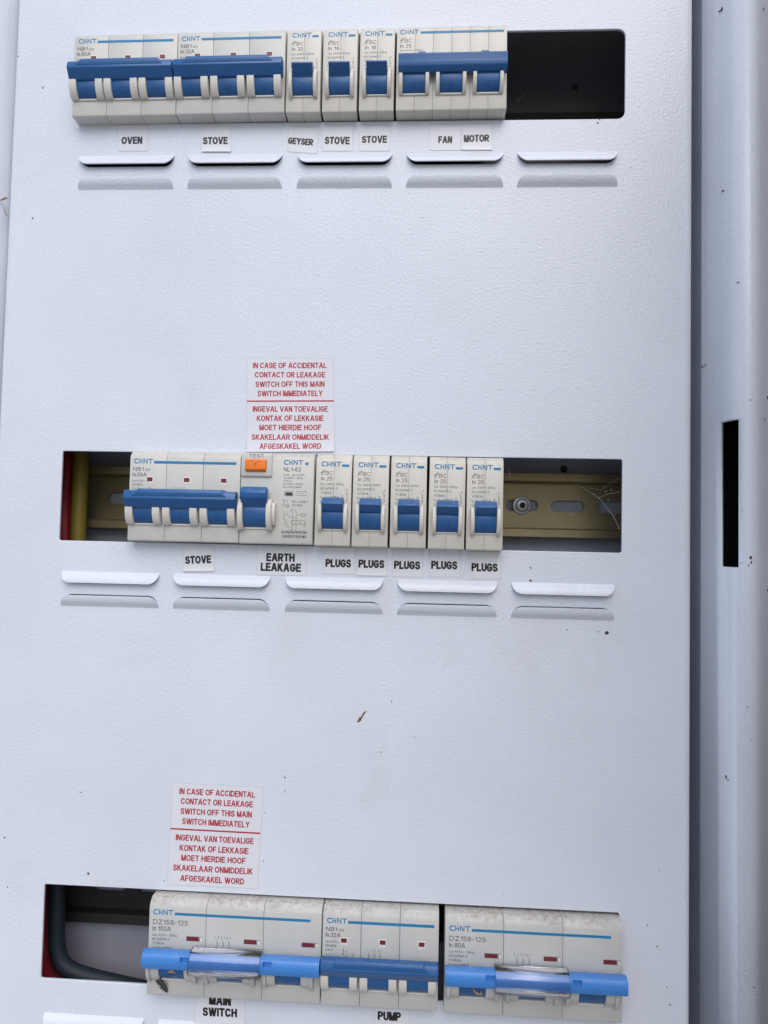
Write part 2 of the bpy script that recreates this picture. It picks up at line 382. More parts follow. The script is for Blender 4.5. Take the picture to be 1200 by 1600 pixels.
cu = bpy.data.curves.new('cover_panel', 'CURVE'); cu.dimensions = '2D'; cu.fill_mode = 'BOTH'
cu.extrude = (TH/2-0.3)*S; cu.bevel_depth = 0.3*S; cu.bevel_resolution = 2
def spl(pts):
    s = cu.splines.new('POLY'); s.points.add(len(pts)-1); s.use_cyclic_u = True
    for p, q in zip(s.points, pts): p.co = (q[0]*S, q[1]*S, 0, 1)
spl([(PL+2.2, PB), (PR_-3.4, PB), (PR_-3.4, PT), (PL+2.2, PT)])
for x0, x1, z0, z1, r in CUTS: spl(rrect(x0, x1, z0, z1, r))
for zu, zl in LOUV:
    for x0, x1 in LOUVX:
        spl(louvre_outline(x0, x1, zu, -1, 0.3)); spl(louvre_outline(x0, x1, zl, 1, 0.3))
tmp = bpy.data.objects.new('tmp', cu); col.objects.link(tmp)
dg = bpy.context.evaluated_depsgraph_get(); dg.update()
me = bpy.data.meshes.new_from_object(tmp.evaluated_get(dg)); bpy.data.objects.remove(tmp)
me.transform(Matrix.Rotation(R(90), 4, 'X')); me.transform(Matrix.Translation((0, TH/2*S, 0)))
me.materials.clear(); me.materials.append(M['paint'])
for p in me.polygons: p.use_smooth = True
me.set_sharp_from_angle(angle=R(50))
panel = bpy.data.objects.new('cover_panel', me); col.objects.link(panel)
tag(panel, 'white textured steel cover panel with three long cutouts and pressed louvres', 'panel')
# the panel's folded edges run back into the cabinet
def folded(x, sg, d, rb=3.2):
    """bend at the panel's edge x (sg=1 right, -1 left) and the flange running back to depth d"""
    o_ = [(x-sg*(rb+0.7), -0.02)]+[(x-sg*rb+sg*rb*math.sin(R(a)), rb-0.02-rb*math.cos(R(a))) for a in range(0, 91, 10)]+[(x, d)]
    i_ = [(x-sg*1.2, d)]+[(x-sg*rb+sg*(rb-1.2)*math.sin(R(a)), rb-0.02-(rb-1.2)*math.cos(R(a))) for a in range(90, -1, -10)]+[(x-sg*(rb+0.7), 1.2)]
    P = o_+i_; n = len(P)
    mb = MB().add([(a, c, PB) for a, c in P]+[(a, c, PT) for a, c in P], [[i, (i+1) % n, n+(i+1) % n, n+i] for i in range(n)])
    mb.build('folded_edge', 'paint', panel, smooth=35)
folded(PL, -1, 18, 2.0); folded(PR_, 1, 46)

def louvre(x0, x1, zf, sgn):
    mb = MB(); nu, nv = 44, 12; H = 2.9 if sgn < 0 else 2.3; t = 0.8
    W = x1-x0
    top, bot = [], []
    for j in range(nv+1):
        v = j/nv; ang = R(90*v)
        xi = LR*0.95*(1-math.cos(ang)) if True else 0
        z = zf+sgn*LH*math.sin(ang)
        vv = math.sin(ang)
        for i in range(nu+1):
            # finer steps near both ends
            u = i/nu; u = 0.5-0.5*math.cos(math.pi*u)
            x = x0+xi+u*(W-2*xi)
            h = H*(1-(1-vv)**1.9)*(0.55+0.45*min(1, vv*3.2))
            top.append((x, -0.06-h, z)); bot.append((x, -0.06-h+t, z-(0 if v > 0.99 else 0)))
    n = (nu+1)*(nv+1); fs_ = []
    for j in range(nv):
        for i in range(nu):
            a = j*(nu+1)+i
            fs_.append([a, a+1, a+nu+2, a+nu+1]); fs_.append([n+a, n+a+nu+1, n+a+nu+2, n+a+1])
    for i in range(nu):
        a = nv*(nu+1)+i; fs_.append([a, a+1, n+a+1, n+a])
        a = i; fs_.append([a+1, a, n+a, n+a+1])
    for j in range(nv):
        for i in (0, nu):
            a = j*(nu+1)+i; b = a+nu+1; fs_.append([a, b, n+b, n+a])
    mb.add(top+bot, fs_)
    return mb.build('louvre', 'paint', panel, smooth=55)
for zu, zl in LOUV:
    for x0, x1 in LOUVX:
        louvre(x0, x1, zu, -1); louvre(x0, x1, zl, 1)

# cabinet body: right rim with latch slot, left rim, sides and back
cab = empty('electrical_cabinet', (140, 0, PB), 'white steel cabinet body with rolled rim framing the cover panel', 'cabinet')
CL = Vector((140, 0, PB))
def cbuild(mb, name, m, **k):
    o = mb.build(name, m, cab, **k); o.location = -CL*S; return o
xg = at(1094, 900, 14).x; xw = at(1141, 900, -5).x
rim = [(xg+10.2, 70), (xg+6.4, 52), (xg+5, 40), (xg+3.4, 30), (xg+1.8, 22), (xg+0.9, 17), (xg+0.3, 14)]
for k in (0.25, 0.5, 0.68): rim.append((xg+0.3+(xw-xg-0.3)*k, 14-19*k))
slot_a = len(rim)-1
rim.append((xw, -5))
rim += [(xw+0.9, -6.6), (xw+2.4, -8.4)]; slot_b = len(rim)-1
rim += [(xw+4.4, -9.9), (xw+6.6, -10.7), (xw+8.8, -10.8), (xw+11.0, -10.0), (xw+13.0, -8.6), (xw+18.0, -4.6), (xw+30, 5), (xw+31, 40)]
zs_t, zs_b = at(1140, 655, -4).z, at(1140, 886, -4).z
zlev = [PT+10, zs_t, zs_t-0.8, zs_b, PB-10]
mb = MB()
for zi in range(len(zlev)-1):
    for k in range(len(rim)-1):
        if zi in (2,) and slot_a <= k < slot_b: continue
        a, b = rim[k], rim[k+1]; z0, z1 = zlev[zi], zlev[zi+1]
        mb.add([(a[0], a[1], z0), (b[0], b[1], z0), (b[0], b[1], z1), (a[0], a[1], z1)], [[0, 1, 2, 3]])
o = cbuild(mb, 'right_rim', 'paint', smooth=60)
def weld(o, d=0.01):
    bm = bmesh.new(); bm.from_mesh(o.data); bmesh.ops.remove_doubles(bm, verts=bm.verts, dist=d*S)
    bmesh.ops.recalc_face_normals(bm, faces=bm.faces)
    bm.to_mesh(o.data); bm.free()
    for p in o.data.polygons: p.use_smooth = True
    o.data.set_sharp_from_angle(angle=R(24))
weld(o)
sm = o.modifiers.new('sheet', 'SOLIDIFY'); sm.thickness = 1.8*S; sm.offset = -1
rim_obj = o
# latch cavity behind the slot
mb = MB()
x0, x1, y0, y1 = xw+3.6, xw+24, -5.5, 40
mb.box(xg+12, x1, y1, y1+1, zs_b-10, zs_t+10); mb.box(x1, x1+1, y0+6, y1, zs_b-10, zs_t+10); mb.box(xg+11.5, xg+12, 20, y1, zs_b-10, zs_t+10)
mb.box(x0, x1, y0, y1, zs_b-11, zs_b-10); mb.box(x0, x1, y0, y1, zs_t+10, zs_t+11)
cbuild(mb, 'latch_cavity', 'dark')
# left rim
xl = PL-3.0
lrim = [(xl, 70), (xl, 14), (xl-0.6, 6), (xl-2.5, 0), (xl-8, -6), (xl-16, -11), (xl-24, -13), (xl-60, -13.5)]
mb = MB()
for k in range(len(lrim)-1):
    a, b = lrim[k], lrim[k+1]
    mb.add([(a[0], a[1], PT+10), (a[0], a[1], PB-10), (b[0], b[1], PB-10), (b[0], b[1], PT+10)], [[0, 1, 2, 3]])
o = cbuild(mb, 'left_rim', 'paint_smooth', smooth=60); weld(o)
sm = o.modifiers.new('sheet', 'SOLIDIFY'); sm.thickness = 1.2*S; sm.offset = 1
# top and bottom of the box, back plate with mounting holes
cbuild(MB().box(xl, xg+10.4, 4, 72, PT+2, PT+4), 'top_wall', 'paint_smooth')
cbuild(MB().box(xl, xg+10.4, 4, 72, PB-4, PB-2), 'bottom_wall', 'paint_smooth')
BY = 52.5
cbuild(MB().box(xl+0.1, xg+10.4, BY, BY+1.5, PB-2, PT+2), 'back_plate', 'interior')
zsp = at(900, 176, BY-1.6).z
cbuild(MB().box(xl+2, xg-1, BY-1.6, BY-0.1, zsp, PT+1), 'backing_board', 'board', bevel=0.2)  # dark sheet added over the back plate, its colour stands for shade there
cbuild(MB().box(xl+2, xg-1, BY-3.0, BY-1.7, zsp-40, zsp-0.4), 'lower_board', 'board_brown', bevel=0.2)
for px, py in ((897, 139), (881, 733)):
    c = at(px, py, BY)
    mb = MB().plate([(c.x+x, c.z+z) for x, z in arc(0, 0, 2.1, 0, 342, 19)], (BY-0.06 if py > 400 else BY-1.7), (BY-0.02 if py > 400 else BY-1.65))
    cbuild(mb, 'mounting_hole', 'dark', smooth=0)

# unseen upright sheet added beyond the right rim to shade the panel's right side
hx = xw+36
shade_blocker = MB().box(0, 1.5, -372, 0, -6, PT-PB+6).build('door', 'door', cab, bevel=0.3)
shade_blocker.location = (Vector((hx, 6, PB))-CL)*S; shade_blocker.rotation_euler.z = R(6)
MB().box(-14, 0, -372, -370.5, -6, PT-PB+6).build('folded_edge', 'door', shade_blocker, bevel=0.3)
for z in (-6, PT-PB+4.5): MB().box(-14, 0, -370.4, -2, z, z+1.5).build('folded_edge', 'door', shade_blocker, bevel=0.3)
# ------------------------------------------------------------------ DIN rails
def rail(zc, x0, x1, slots, label, rm_='rail'):
    o = empty('mounting_rail', (x0, BY, zc), label, 'rail', 'mounting rails behind the breakers')
    yf, yc = 43.0, 50.0
    def b(mb, n, m=rm_, **k):
        q = mb.build(n, m, o, **k); q.location = -Vector((x0, BY, zc))*S; return q
    for s in (1, -1):
        b(MB().prism([(yf, zc+s*17.5), (yf, zc+s*13.5), (yc, zc+s*13.5), (yc, zc+s*12.5), (yf-1+2, zc+s*12.5), (yf+1, zc+s*12.6), (yf-0.2, zc+s*12.6), (yf-1, zc+s*13.4), (yf-1, zc+s*17.5)][:9], x0, x1), 'flange')
    # web with slots, by strips
    cu = bpy.data.curves.new('web', 'CURVE'); cu.dimensions = '2D'; cu.fill_mode = 'BOTH'; cu.extrude = 0.5*S
    def sp(pts):
        s = cu.splines.new('POLY'); s.points.add(len(pts)-1); s.use_cyclic_u = True
        for p, q in zip(s.points, pts): p.co = (q[0]*S, q[1]*S, 0, 1)
    sp([(x0, zc-12.5), (x1, zc-12.5), (x1, zc+12.5), (x0, zc+12.5)])
    for sx in slots: sp(rrect(sx-9.2, sx+9.2, zc-3.3, zc+3.3, 3.2))
    t = bpy.data.objects.new('t', cu); col.objects.link(t)
    dg = bpy.context.evaluated_depsgraph_get(); dg.update()
    me = bpy.data.meshes.new_from_object(t.evaluated_get(dg)); bpy.data.objects.remove(t)
    me.transform(Matrix.Rotation(R(90), 4, 'X')); me.transform(Matrix.Translation((0, (yc-0.5)*S, 0)))
    me.materials.clear(); me.materials.append(M[rm_])
    q = bpy.data.objects.new('web', me); col.objects.link(q); q.parent = o; q.location = -Vector((x0, BY, zc))*S
    return o, b
c0 = at(815, 790, 49.5)
sl = [c0.x + 25.4*k for k in range(-13, 4)]
rail(ROWZ['top'], -20, 218, [s for s in sl if -10 < s < 208], 'yellow zinc mounting rail behind the top row of breakers')
ro, rb = rail(c0.z, -20, 316, [s for s in sl if -10 < s < 306], 'slotted yellow zinc mounting rail showing at both ends of middle row')
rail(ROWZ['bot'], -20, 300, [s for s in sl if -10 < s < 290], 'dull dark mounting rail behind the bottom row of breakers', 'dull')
mb = MB().plate(arc(c0.x, c0.z, 5.2, 0, 350, 35), 48.2, 48.95); sc_ = rb(mb, 'screw', 'steel', bevel=0.3)
mb = MB().plate(arc(c0.x, c0.z, 3.4, 0, 350, 35), 46.2, 48.2).plate(arc(c0.x, c0.z, 3.4, 0, 350, 35), 46.2, 48.2)
rb(MB().plate(arc(c0.x, c0.z, 3.6, 0, 350, 35), 46.0, 48.2), 'screw_head', 'steel', bevel=0.8)
rb(MB().plate(arc(c0.x, c0.z, 1.7, 0, 350, 23), 45.9, 45.98), 'screw_recess', 'dark')

# ------------------------------------------------------------------ breakers
YF = -9.5                                   # face depth in the drawing coordinates of the breaker builders
YFACE = -7.3                                # its true depth in front of the panel
def shallow(mb):
    """drawing depth to true depth: nose a little shallower, toggles and bars flatter"""
    mb.v = [(x, YFACE+(y-YF)*0.80 if y < YF else (y*YFACE/YF if y < 0 else y), z) for x, y, z in mb.v]
    return mb
def nose(h=22.4, yb=14.0):                  # side outline of a breaker nose, (y, z)
    return [(yb, h), (-5.6, h), (-8.6, h-2.1), (YF, h-3.6), (YF, -h+0.5), (-9.1, -h-0.2), (-8.2, -h-0.5), (yb, -h-0.5)]
def cyl_y(cy, cz, r):                       # depth of a barrel's skin at height z
    return lambda x, z: cy-math.sqrt(max(0.01, r*r-(z-cz)**2))
def guard_prof(cy, cz, r, zt, zb):
    """curved cheek beside a toggle: from the face at zt round to the face at zb"""
    p = [(YF+0.6, zt)]
    a0 = math.asin(max(-1, min(1, (zt-cz)/r))); a1 = math.asin(max(-1, min(1, (zb-cz)/r)))
    for i in range(11):
        a = a0+(a1-a0)*i/10
        p.append((cy-r*math.cos(a), cz+r*math.sin(a)))
    p.append((YF+0.6, zb))
    return p
def squiggle(mb, x, z, y, k=1.0):
    stroke(mb, [(x, z), (x, z-0.8*k), (x+0.5*k, z-1.0*k), (x, z-1.4*k), (x+0.5*k, z-1.8*k), (x, z-2.2*k), (x, z-2.9*k)], 0.17, y)

def updown(mb, x, z, y, k=1.0):
    stroke(mb, [(x, z), (x, z-3.0*k)], 0.2, y)
    mb.flat([(x-0.45*k, z), (x+0.45*k, z), (x, z+0.9*k)], y); mb.flat([(x-0.45*k, z-3*k), (x, z-3.9*k), (x+0.45*k, z-3*k)], y)

def breaker3(x0, w, zc, label, m, amp, kind, tilt=0.0, seed=0):
    """three-pole breaker with one handle across: kind 'nb' (plain bar), 'eb' (flat bar) or 'dz' (bright bar and clear sleeve)"""
    rnd = random.Random(seed)
    o = empty('circuit_breaker', (x0, 0, zc-22.4), label, 'circuit breaker', 'breakers with one handle across three poles')
    o.rotation_euler.y = tilt
    def b(mb, n, mm, par=None, **k):
        q = shallow(mb).build(n, mm, par or o, **k)
        if par is None: q.location = Vector((0, 0, 22.4))*S
        return q
    pw = w/3; yp = YF-0.03
    gap = 0.07
    if kind == 'eb':
        for k in range(6):
            b(MB().prism(nose(), k*w/6+gap/2, (k+1)*w/6-gap/2), 'pole_housing', m, bevel=0.16)
    else:
        for k in range(3):
            b(MB().prism(nose(), k*pw+gap, (k+1)*pw-gap), 'pole_housing', m, bevel=0.25)
    # toggles, guards
    if kind == 'nb': tw, cz, r, gr, gw, tx = 9.6, -7.0, 7.6, 9.0, 3.75, 8.75
    elif kind == 'eb': tw, cz, r, gr, gw, tx = 11.0, -7.4, 7.6, 8.8, 1.9, 9.0
    else: tw, cz, r, gr, gw, tx = 12.0, -7.2, 7.6, 8.6, 4.2, 13.0
    cy = -6.6
    zb = cz-6.9 if kind != 'dz' else cz-7.2
    for k in range(3):
        xc = k*pw+tx
        # barrel and lever
        prof = [(cy-r*math.cos(R(a)), cz+r*math.sin(R(a))) for a in range(-64, 15, 6)]
        prof += [(-15.4, cz+4.2), (-13.0, cz+6.6), (YF+1.5, cz+6.6), (YF+1.5, cz-6.9)]
        t = b(MB().prism(prof, xc-tw/2, xc+tw/2), 'toggle', 'blue', bevel=0.2)
        if kind != 'dz':
            mb = MB(); text(mb, 'I-ON', xc, cz-5.2, 2.6, 0, width=6.5, t=.14, align='C', wrap=cyl_y(cy, cz, r+0.03)); b(mb, 'engraving', 'blue_deep', t, smooth=0)
        else:
            mb = MB(); text(mb, 'I-ON', xc, cz-5.4, 2.2, 0, width=8, t=.14, align='C', wrap=cyl_y(cy, cz, r+0.03)); b(mb, 'engraving', 'blue_deep', t, smooth=0)
        for s in (-1, 1):
            xa = xc+s*(tw/2+0.12); xb = xa+s*gw
            gp = guard_prof(cy, cz, gr, min(cz+6.5, 0.5), cz-7.7)
            b(MB().prism(gp, min(xa, xb), max(xa, xb)), 'toggle_guard', 'guard' if kind != 'dz' else m, bevel=0.35, seg=3)
            if kind == 'dz':                # stepped inner cheek
                xb2 = xb+s*1.7
                b(MB().prism(guard_prof(cy, cz, gr+1.0, min(cz+6.5, 0.5), cz-8.4), min(xb, xb2), max(xb, xb2)), 'toggle_guard', m, bevel=0.3)
        # sill under the toggle
        b(MB().prism([(YF+0.5, cz-7.0), (YF-1.1, cz-7.1), (YF-0.9, cz-7.8), (YF+0.5, cz-8.0)], xc-tw/2, xc+tw/2), 'sill', 'guard', bevel=0.12)
    # handle bar
    if kind == 'nb':
        prof = [(-12.2, 1.2), (-13.4, 2.2), (-17.4, 2.0), (-18.4, 1.0), (-19.2, -2.0), (-15.4, -6.4), (-12.6, -6.8)]
        bar = b(MB().prism(prof, 0.2, w-0.2), 'tie_bar', 'blue', bevel=0.4, seg=3)
        # raised thumb ledge with tapered ends
        pr = [(-13.6, 2.1), (-15.4, 3.0), (-18.9, 2.4), (-19.5, 1.0), (-19.1, -0.9), (-18.2, -0.9)]
        a, c = 4.5, w-4.5
        n = len(pr); vs_ = [(a+(2.6 if i in (1, 2, 3) else 0), y, z) for i, (y, z) in enumerate(pr)]+[(c-(2.6 if i in (1, 2, 3) else 0), y, z) for i, (y, z) in enumerate(pr)]
        fs_ = [[i, (i+1) % n, n+(i+1) % n, n+i] for i in range(n)]+[list(range(n)), list(range(n, 2*n))]
        b(MB().add(vs_, fs_), 'thumb_ledge', 'blue', bar, bevel=0.25)
        b(MB().prism([(-14.6, -0.4), (-17.0, -0.4), (-17.0, -3.0), (-14.6, -3.0)], w-0.35, w+0.05), 'end_socket', 'blue_deep', bar)
    elif kind == 'eb':
        prof = [(-12.4, 2.4), (-13.4, 3.0), (-17.2, 2.6), (-18.0, 1.8), (-17.2, -1.6), (-18.4, -2.0), (-17.8, -4.2), (-15.6, -6.2), (-12.4, -6.4)]
        bar = b(MB().prism(prof, 1.2, w-0.2), 'tie_bar', 'blue', bevel=0.3, seg=3)
        for xx in (11, 42):
            b(MB().box(xx, xx+3.6, -17.0, -13.6, 2.5, 3.35), 'lug', 'blue', bar, bevel=0.2)
    else:
        def dzp(nz):
            p = [(-12.2, 1.4), (-13.6, 2.8), (-16.4, 3.2), (-19.0, 2.5)]
            p += [(-19.8, 1.9), (-18.0, 1.7), (-18.0, -0.4), (-20.4, -0.5)] if nz else [(-20.0, 1.6), (-20.4, -0.5)]
            p += [(-20.3, -2.6), (-19.2, -4.4), (-16.4, -5.4), (-13.2, -5.4)]
            return [(y, z-1.4) for y, z in p]
        x_s = [(0.1, 18.6, 0), (18.6, 23.2, 1), (23.2, 58.0, 0), (58.0, 62.2, 1), (62.2, w+0.3, 0)]
        mb = MB()
        for a, c, nz in x_s: mb.prism(dzp(nz), a, c)
        bar = b(mb, 'tie_bar', 'blue_bright', smooth=35)
        out = [(-12.6, 4.3), (-19.2, 4.3), (-22.2, 1.6), (-22.4, -2.0), (-23.6, -2.8), (-23.6, -3.6), (-22.0, -5.4), (-20.6, -6.3), (-15.0, -6.6)]
        inn = [(-12.6, 3.5), (-19.0, 3.5), (-21.3, 1.2), (-21.5, -2.4), (-21.6, -3.2), (-21.2, -4.6), (-20.3, -5.4), (-15.0, -5.8)][::-1]
        out, inn = [(y, z-1.4) for y, z in out], [(y, z-1.4) for y, z in inn]
        b(MB().prism(out+inn, 23.0, 56.6), 'clear_sleeve', 'clear', bar, bevel=0.2, smooth=50)
    # prints
    blue = MB(); blk = MB()
    ztop = 19.1
    if kind == 'nb':
        brand(blue, 2.1, ztop-3.4, 2.45, 9.6, yp)
        blue.flat([(12.2, ztop-3.3), (w-2.2, ztop-3.3), (w-2.2, ztop-1.95), (12.2, ztop-1.95)], yp)
        text(blk, 'NB1', 1.7, ztop-7.1, 1.9, yp, width=5.4, t=.14); text(blk, '-63', 7.3, ztop-7.1, 1.25, yp, width=3.0, t=.14)
        text(blk, 'In:'+amp, 1.6, ztop-9.9, 2.0, yp, width=7.2, t=.14)
        ib = MB()
        for i, t in enumerate(('Ue:415V~', '50/60Hz', 'Cat.A')):
            text(ib, t, 1.5, ztop-12.6-i*1.85, 1.25, yp, width=(6.6, 5.4, 4.0)[i])
        stroke(ib, [(1.6, ztop-18.0), (4.2, ztop-18.0), (5.6, ztop-17.4)], 0.15, yp); stroke(ib, [(5.8, ztop-18.0), (7.2, ztop-18.0)], 0.15, yp)
        text(ib, 'VC8036', 1.5, ztop-20.6, 1.25, yp, width=5.4)
        updown(ib, 10.2, ztop-15.6, yp, 0.7); text(ib, 'I', 11.4, ztop-16.7, 1.3, yp); text(ib, 'O', 11.1, ztop-19.4, 1.3, yp)
        text(ib, '7033', 15.4, ztop-19.6, 0.95, yp, width=2.6, rot=R(90))
        for i in range(3):
            text(ib, '1 3 5'.split()[i], 21.4+i*2.7, ztop-15.9, 1.2, yp); squiggle(ib, 22.2+i*2.7, ztop-16.2, yp)
            stroke(ib, [(22.9+i*2.7, ztop-14.7), (22.9+i*2.7, ztop-15.9)], 0.15, yp)
        b(ib, 'rating_text', 'ink', smooth=0)
        for k in range(3):
            xx = k*pw+10.4; zz = ztop-11.3
            f = b(MB().box(xx-1.75, xx+1.75, YF-0.08, YF+0.3, zz-2.2, zz+1.5), 'indicator_window', 'white_flag', bevel=0.03)
            b(MB().box(xx-1.4, xx+1.4, YF-0.14, YF-0.09, zz-0.9, zz+1.15), 'flag', 'red_flag', f)
    elif kind == 'eb':
        brand(blue, 1.6, ztop-2.5, 2.35, 9.6, yp)
        blue.flat([(11.9, ztop-2.4), (w-1.6, ztop-2.4), (w-1.6, ztop-1.15), (11.9, ztop-1.15)], yp)
        ebc(blk, 1.7, ztop-6.8, yp, '25' if amp == '' else amp)
        b_ = MB(); text(b_, 'Ue 415V~ 50Hz', 1.8, ztop-11.3, 1.05, yp, width=11.5); b(b_, 'rating_text', 'ink_soft', smooth=0)
    else:
        ztop = 18.6
        brand(blue, 2.0, ztop-3.4, 2.55, 10.0, yp)
        blue.flat([(12.6, ztop-3.3), (w-5.4, ztop-3.3), (w-5.4, ztop-2.0), (12.6, ztop-2.0)], yp)
        text(blk, 'DZ158-125', 2.0, ztop-7.9, 2.25, yp, width=17.2, t=.12)
        text(blk, 'In '+amp, 2.0, ztop-11.0, 2.25, yp, width=9.0 if len(amp) > 3 else 7.6, t=.12)
        ib = MB()
        for i, t in enumerate(('Ue 415V~ 50Hz', 'IEC60947-2', 'VC8036', 'Icu=Ics=6kA', 'Cat.A')):
            text(ib, t, 2.0, ztop-13.5-i*1.95, 1.3, yp, width=(12.0, 8.6, 5.8, 9.4, 3.6)[i])
        for i in range(3):
            text(ib, '1 3 5'.split()[i], 32.6+i*2.9, ztop-13.4, 1.4, yp); squiggle(ib, 33.6+i*2.9, ztop-13.8, yp, 1.35)
            stroke(ib, [(34.3+i*2.9, ztop-12.0), (34.3+i*2.9, ztop-13.4)], 0.18, yp)
        b(ib, 'rating_text', 'ink', smooth=0)
        for k in range(3):
            xx = k*pw+22.6; zz = ztop-13.9
            f = b(MB().box(xx-4.0, xx+4.0, YF-0.05, YF+0.3, zz-1.2, zz+1.2), 'indicator_window', 'grey_flag', bevel=0.03)
            b(MB().box(xx-3.8, xx+2.2, YF-0.09, YF-0.055, zz-1.05, zz+0.95), 'flag', 'red_flag', f)
            b(MB().box(xx+2.9, xx+3.8, YF-0.09, YF-0.055, zz-1.05, zz+0.6), 'slide', 'white_flag', f)
    b(blue, 'brand_mark', 'ink_blue', smooth=0); b(blk, 'type_text', 'ink', smooth=0)
    return o

def ebc(mb, x, z, y, amp):
    """leaf-like e, BC and the rated current"""
    stroke(mb, [(x+0.15, z+0.9), (x+1.5, z+1.25), (x+1.85, z+1.75), (x+1.6, z+2.05), (x+1.0, z+1.8), (x+0.45, z+1.1), (x+0.35, z+0.4), (x+0.75, z+0.05), (x+1.4, z+0.25)], 0.2, y)
    stroke(mb, [(x-0.1, z-0.1), (x+0.3, z+1.3), (x+0.9, z+2.15), (x+1.7, z+2.45), (x+2.3, z+2.3)], 0.12, y-0.02)
    text(mb, 'BC', x+2.25, z, 1.95, y, width=3.7, t=.12)
    text(mb, 'In '+amp, x+0.1, z-2.75, 1.95, y, width=5.6, t=.13)

def breaker1(x0, w, zc, label, amp, code, tilt=0.0):
    o = empty('circuit_breaker', (x0, 0, zc-22.4), label, 'circuit breaker', 'narrow single-pole breakers')
    o.rotation_euler.y = tilt
    def b(mb, n, mm, par=None, **k):
        q = shallow(mb).build(n, mm, par or o, **k)
        if par is None: q.location = Vector((0, 0, 22.4))*S
        return q
    yp = YF-0.03; g = 0.06
    o.location.y = random.uniform(-0.35, 0.35)*S; o.rotation_euler.y = tilt+R(random.uniform(-0.25, 0.25))
    b(MB().prism(nose(), 0.12, w/2-g/2), 'housing_half', 'eb', bevel=0.16)
    b(MB().prism(nose(), w/2+g/2, w-0.12), 'housing_half', 'eb', bevel=0.16)
    # raised lower cheek with the horizontal seam at its top
    cy, cz, r = -6.6, -8.0, 7.4
    xc = w/2+0.25; tw = 10.2
    prof = [(cy-r*math.cos(R(a)), cz+r*math.sin(R(a))) for a in range(-60, 13, 6)]
    prof += [(-13.2, cz+1.7), (-19.4, cz+5.4), (-19.2, cz+6.0), (-14.6, cz+8.7), (-13.4, cz+8.8), (YF+1.5, cz+8.2), (YF+1.5, cz-6.4)]
    t = b(MB().prism(prof, xc-tw/2, xc+tw/2), 'toggle', 'blue', bevel=0.18)
    mb = MB(); text(mb, 'I-ON', xc, cz-4.9, 2.8, 0, width=7, t=.14, align='C', wrap=cyl_y(cy, cz, r+0.03)); b(mb, 'engraving', 'blue_deep', t, smooth=0)
    for s in (-1, 1):
        xa = xc+s*(tw/2+0.15); xb = xa+s*1.9
        b(MB().prism(guard_prof(cy, cz, 9.0, cz+5.6, cz-7.6), min(xa, xb), max(xa, xb)), 'toggle_guard', 'guard', bevel=0.4, seg=3)
    b(MB().prism([(YF+0.5, cz-6.4), (YF-0.9, cz-6.5), (YF-0.8, cz-7.1), (YF+0.5, cz-7.2)], xc-tw/2, xc+tw/2), 'sill', 'guard', bevel=0.12)
    blue, blk, ib = MB(), MB(), MB()
    ztop = 18.9
    brand(blue, 2.6, ztop-2.7, 2.45, 9.9, yp)
    blue.flat([(12.8, ztop-2.75), (w-1.4, ztop-2.75), (w-1.4, ztop-1.55), (12.8, ztop-1.55)], yp)
    ebc(blk, 2.5, ztop-6.9, yp, amp)
    for i, tt in enumerate(('Ue 240V~50Hz', 'IEC60947-2', 'VC8036', 'Icu/Ics3000A', 'Cat.A')):
        text(ib, tt, 2.4, ztop-11.9-i*2.15, 1.25, yp, width=(11.4, 8.4, 5.4, 9.4, 4.0)[i])
    text(ib, code, w-3.9, ztop-19.6, 1.0, yp, width=3.0, rot=R(90))
    stroke(ib, [(w-2.6, ztop-14.6), (w-2.6, ztop-15.4), (w-1.8, ztop-16.0), (w-2.4, ztop-16.6), (w-1.8, ztop-17.2), (w-2.5, ztop-18.4), (w-1.6, ztop-18.9), (w-2.6, ztop-19.9)], 0.2, yp)
    text(ib, '1', w-3.4, ztop-14.4, 1.0, yp); text(ib, '8', w-2.2, ztop-14.4, 1.0, yp); text(ib, '2', w-3.8, ztop-20.8, 1.0, yp)
    stroke(ib, [(w-1.9, ztop-20.9), (w-0.4, ztop-20.9)], 0.1, yp)
    b(blue, 'brand_mark', 'ink_blue', smooth=0); b(blk, 'type_text', 'ink', smooth=0); b(ib, 'rating_text', 'ink_soft', smooth=0)
    return o

def fx(px, py): return at(px, py, YFACE).x
# --- top row
tz = ROWZ['top']
xs = [fx(113.5, 150), fx(275.5, 150), fx(446.5, 140), fx(503, 140), fx(560.5, 140), fx(619, 140), fx(792, 130)]
breaker3(xs[0], xs[1]-xs[0]-0.1, tz-0.6, 'off-white 50A three-pole breaker above the OVEN label, leftmost in top row', 'nb', '50A', 'nb', R(-0.3), 1)
breaker3(xs[1]+0.1, xs[2]-xs[1]-0.6, tz-0.2, 'off-white 32A three-pole breaker beside the oven breaker in top row', 'nb', '32A', 'nb', R(-0.4), 2)
breaker1(xs[2]+0.15, 17.5, tz, 'narrow single-pole breaker marked In 32, above the GEYSER label', '32', '8147')
breaker1(xs[3]+0.15, 17.6, tz+0.2, 'narrow single-pole In 16 breaker right next to the geyser breaker', '16', '8147')
breaker1(xs[4]+0.15, 17.6, tz+0.3, 'narrow single-pole In 16 breaker next to the wide fan motor breaker', '16', '8147')
breaker3(xs[5], xs[6]-xs[5], tz+0.4, 'ivory three-pole In 25 breaker above FAN and MOTOR labels', 'eb', '25', 'eb', R(-0.3), 3)
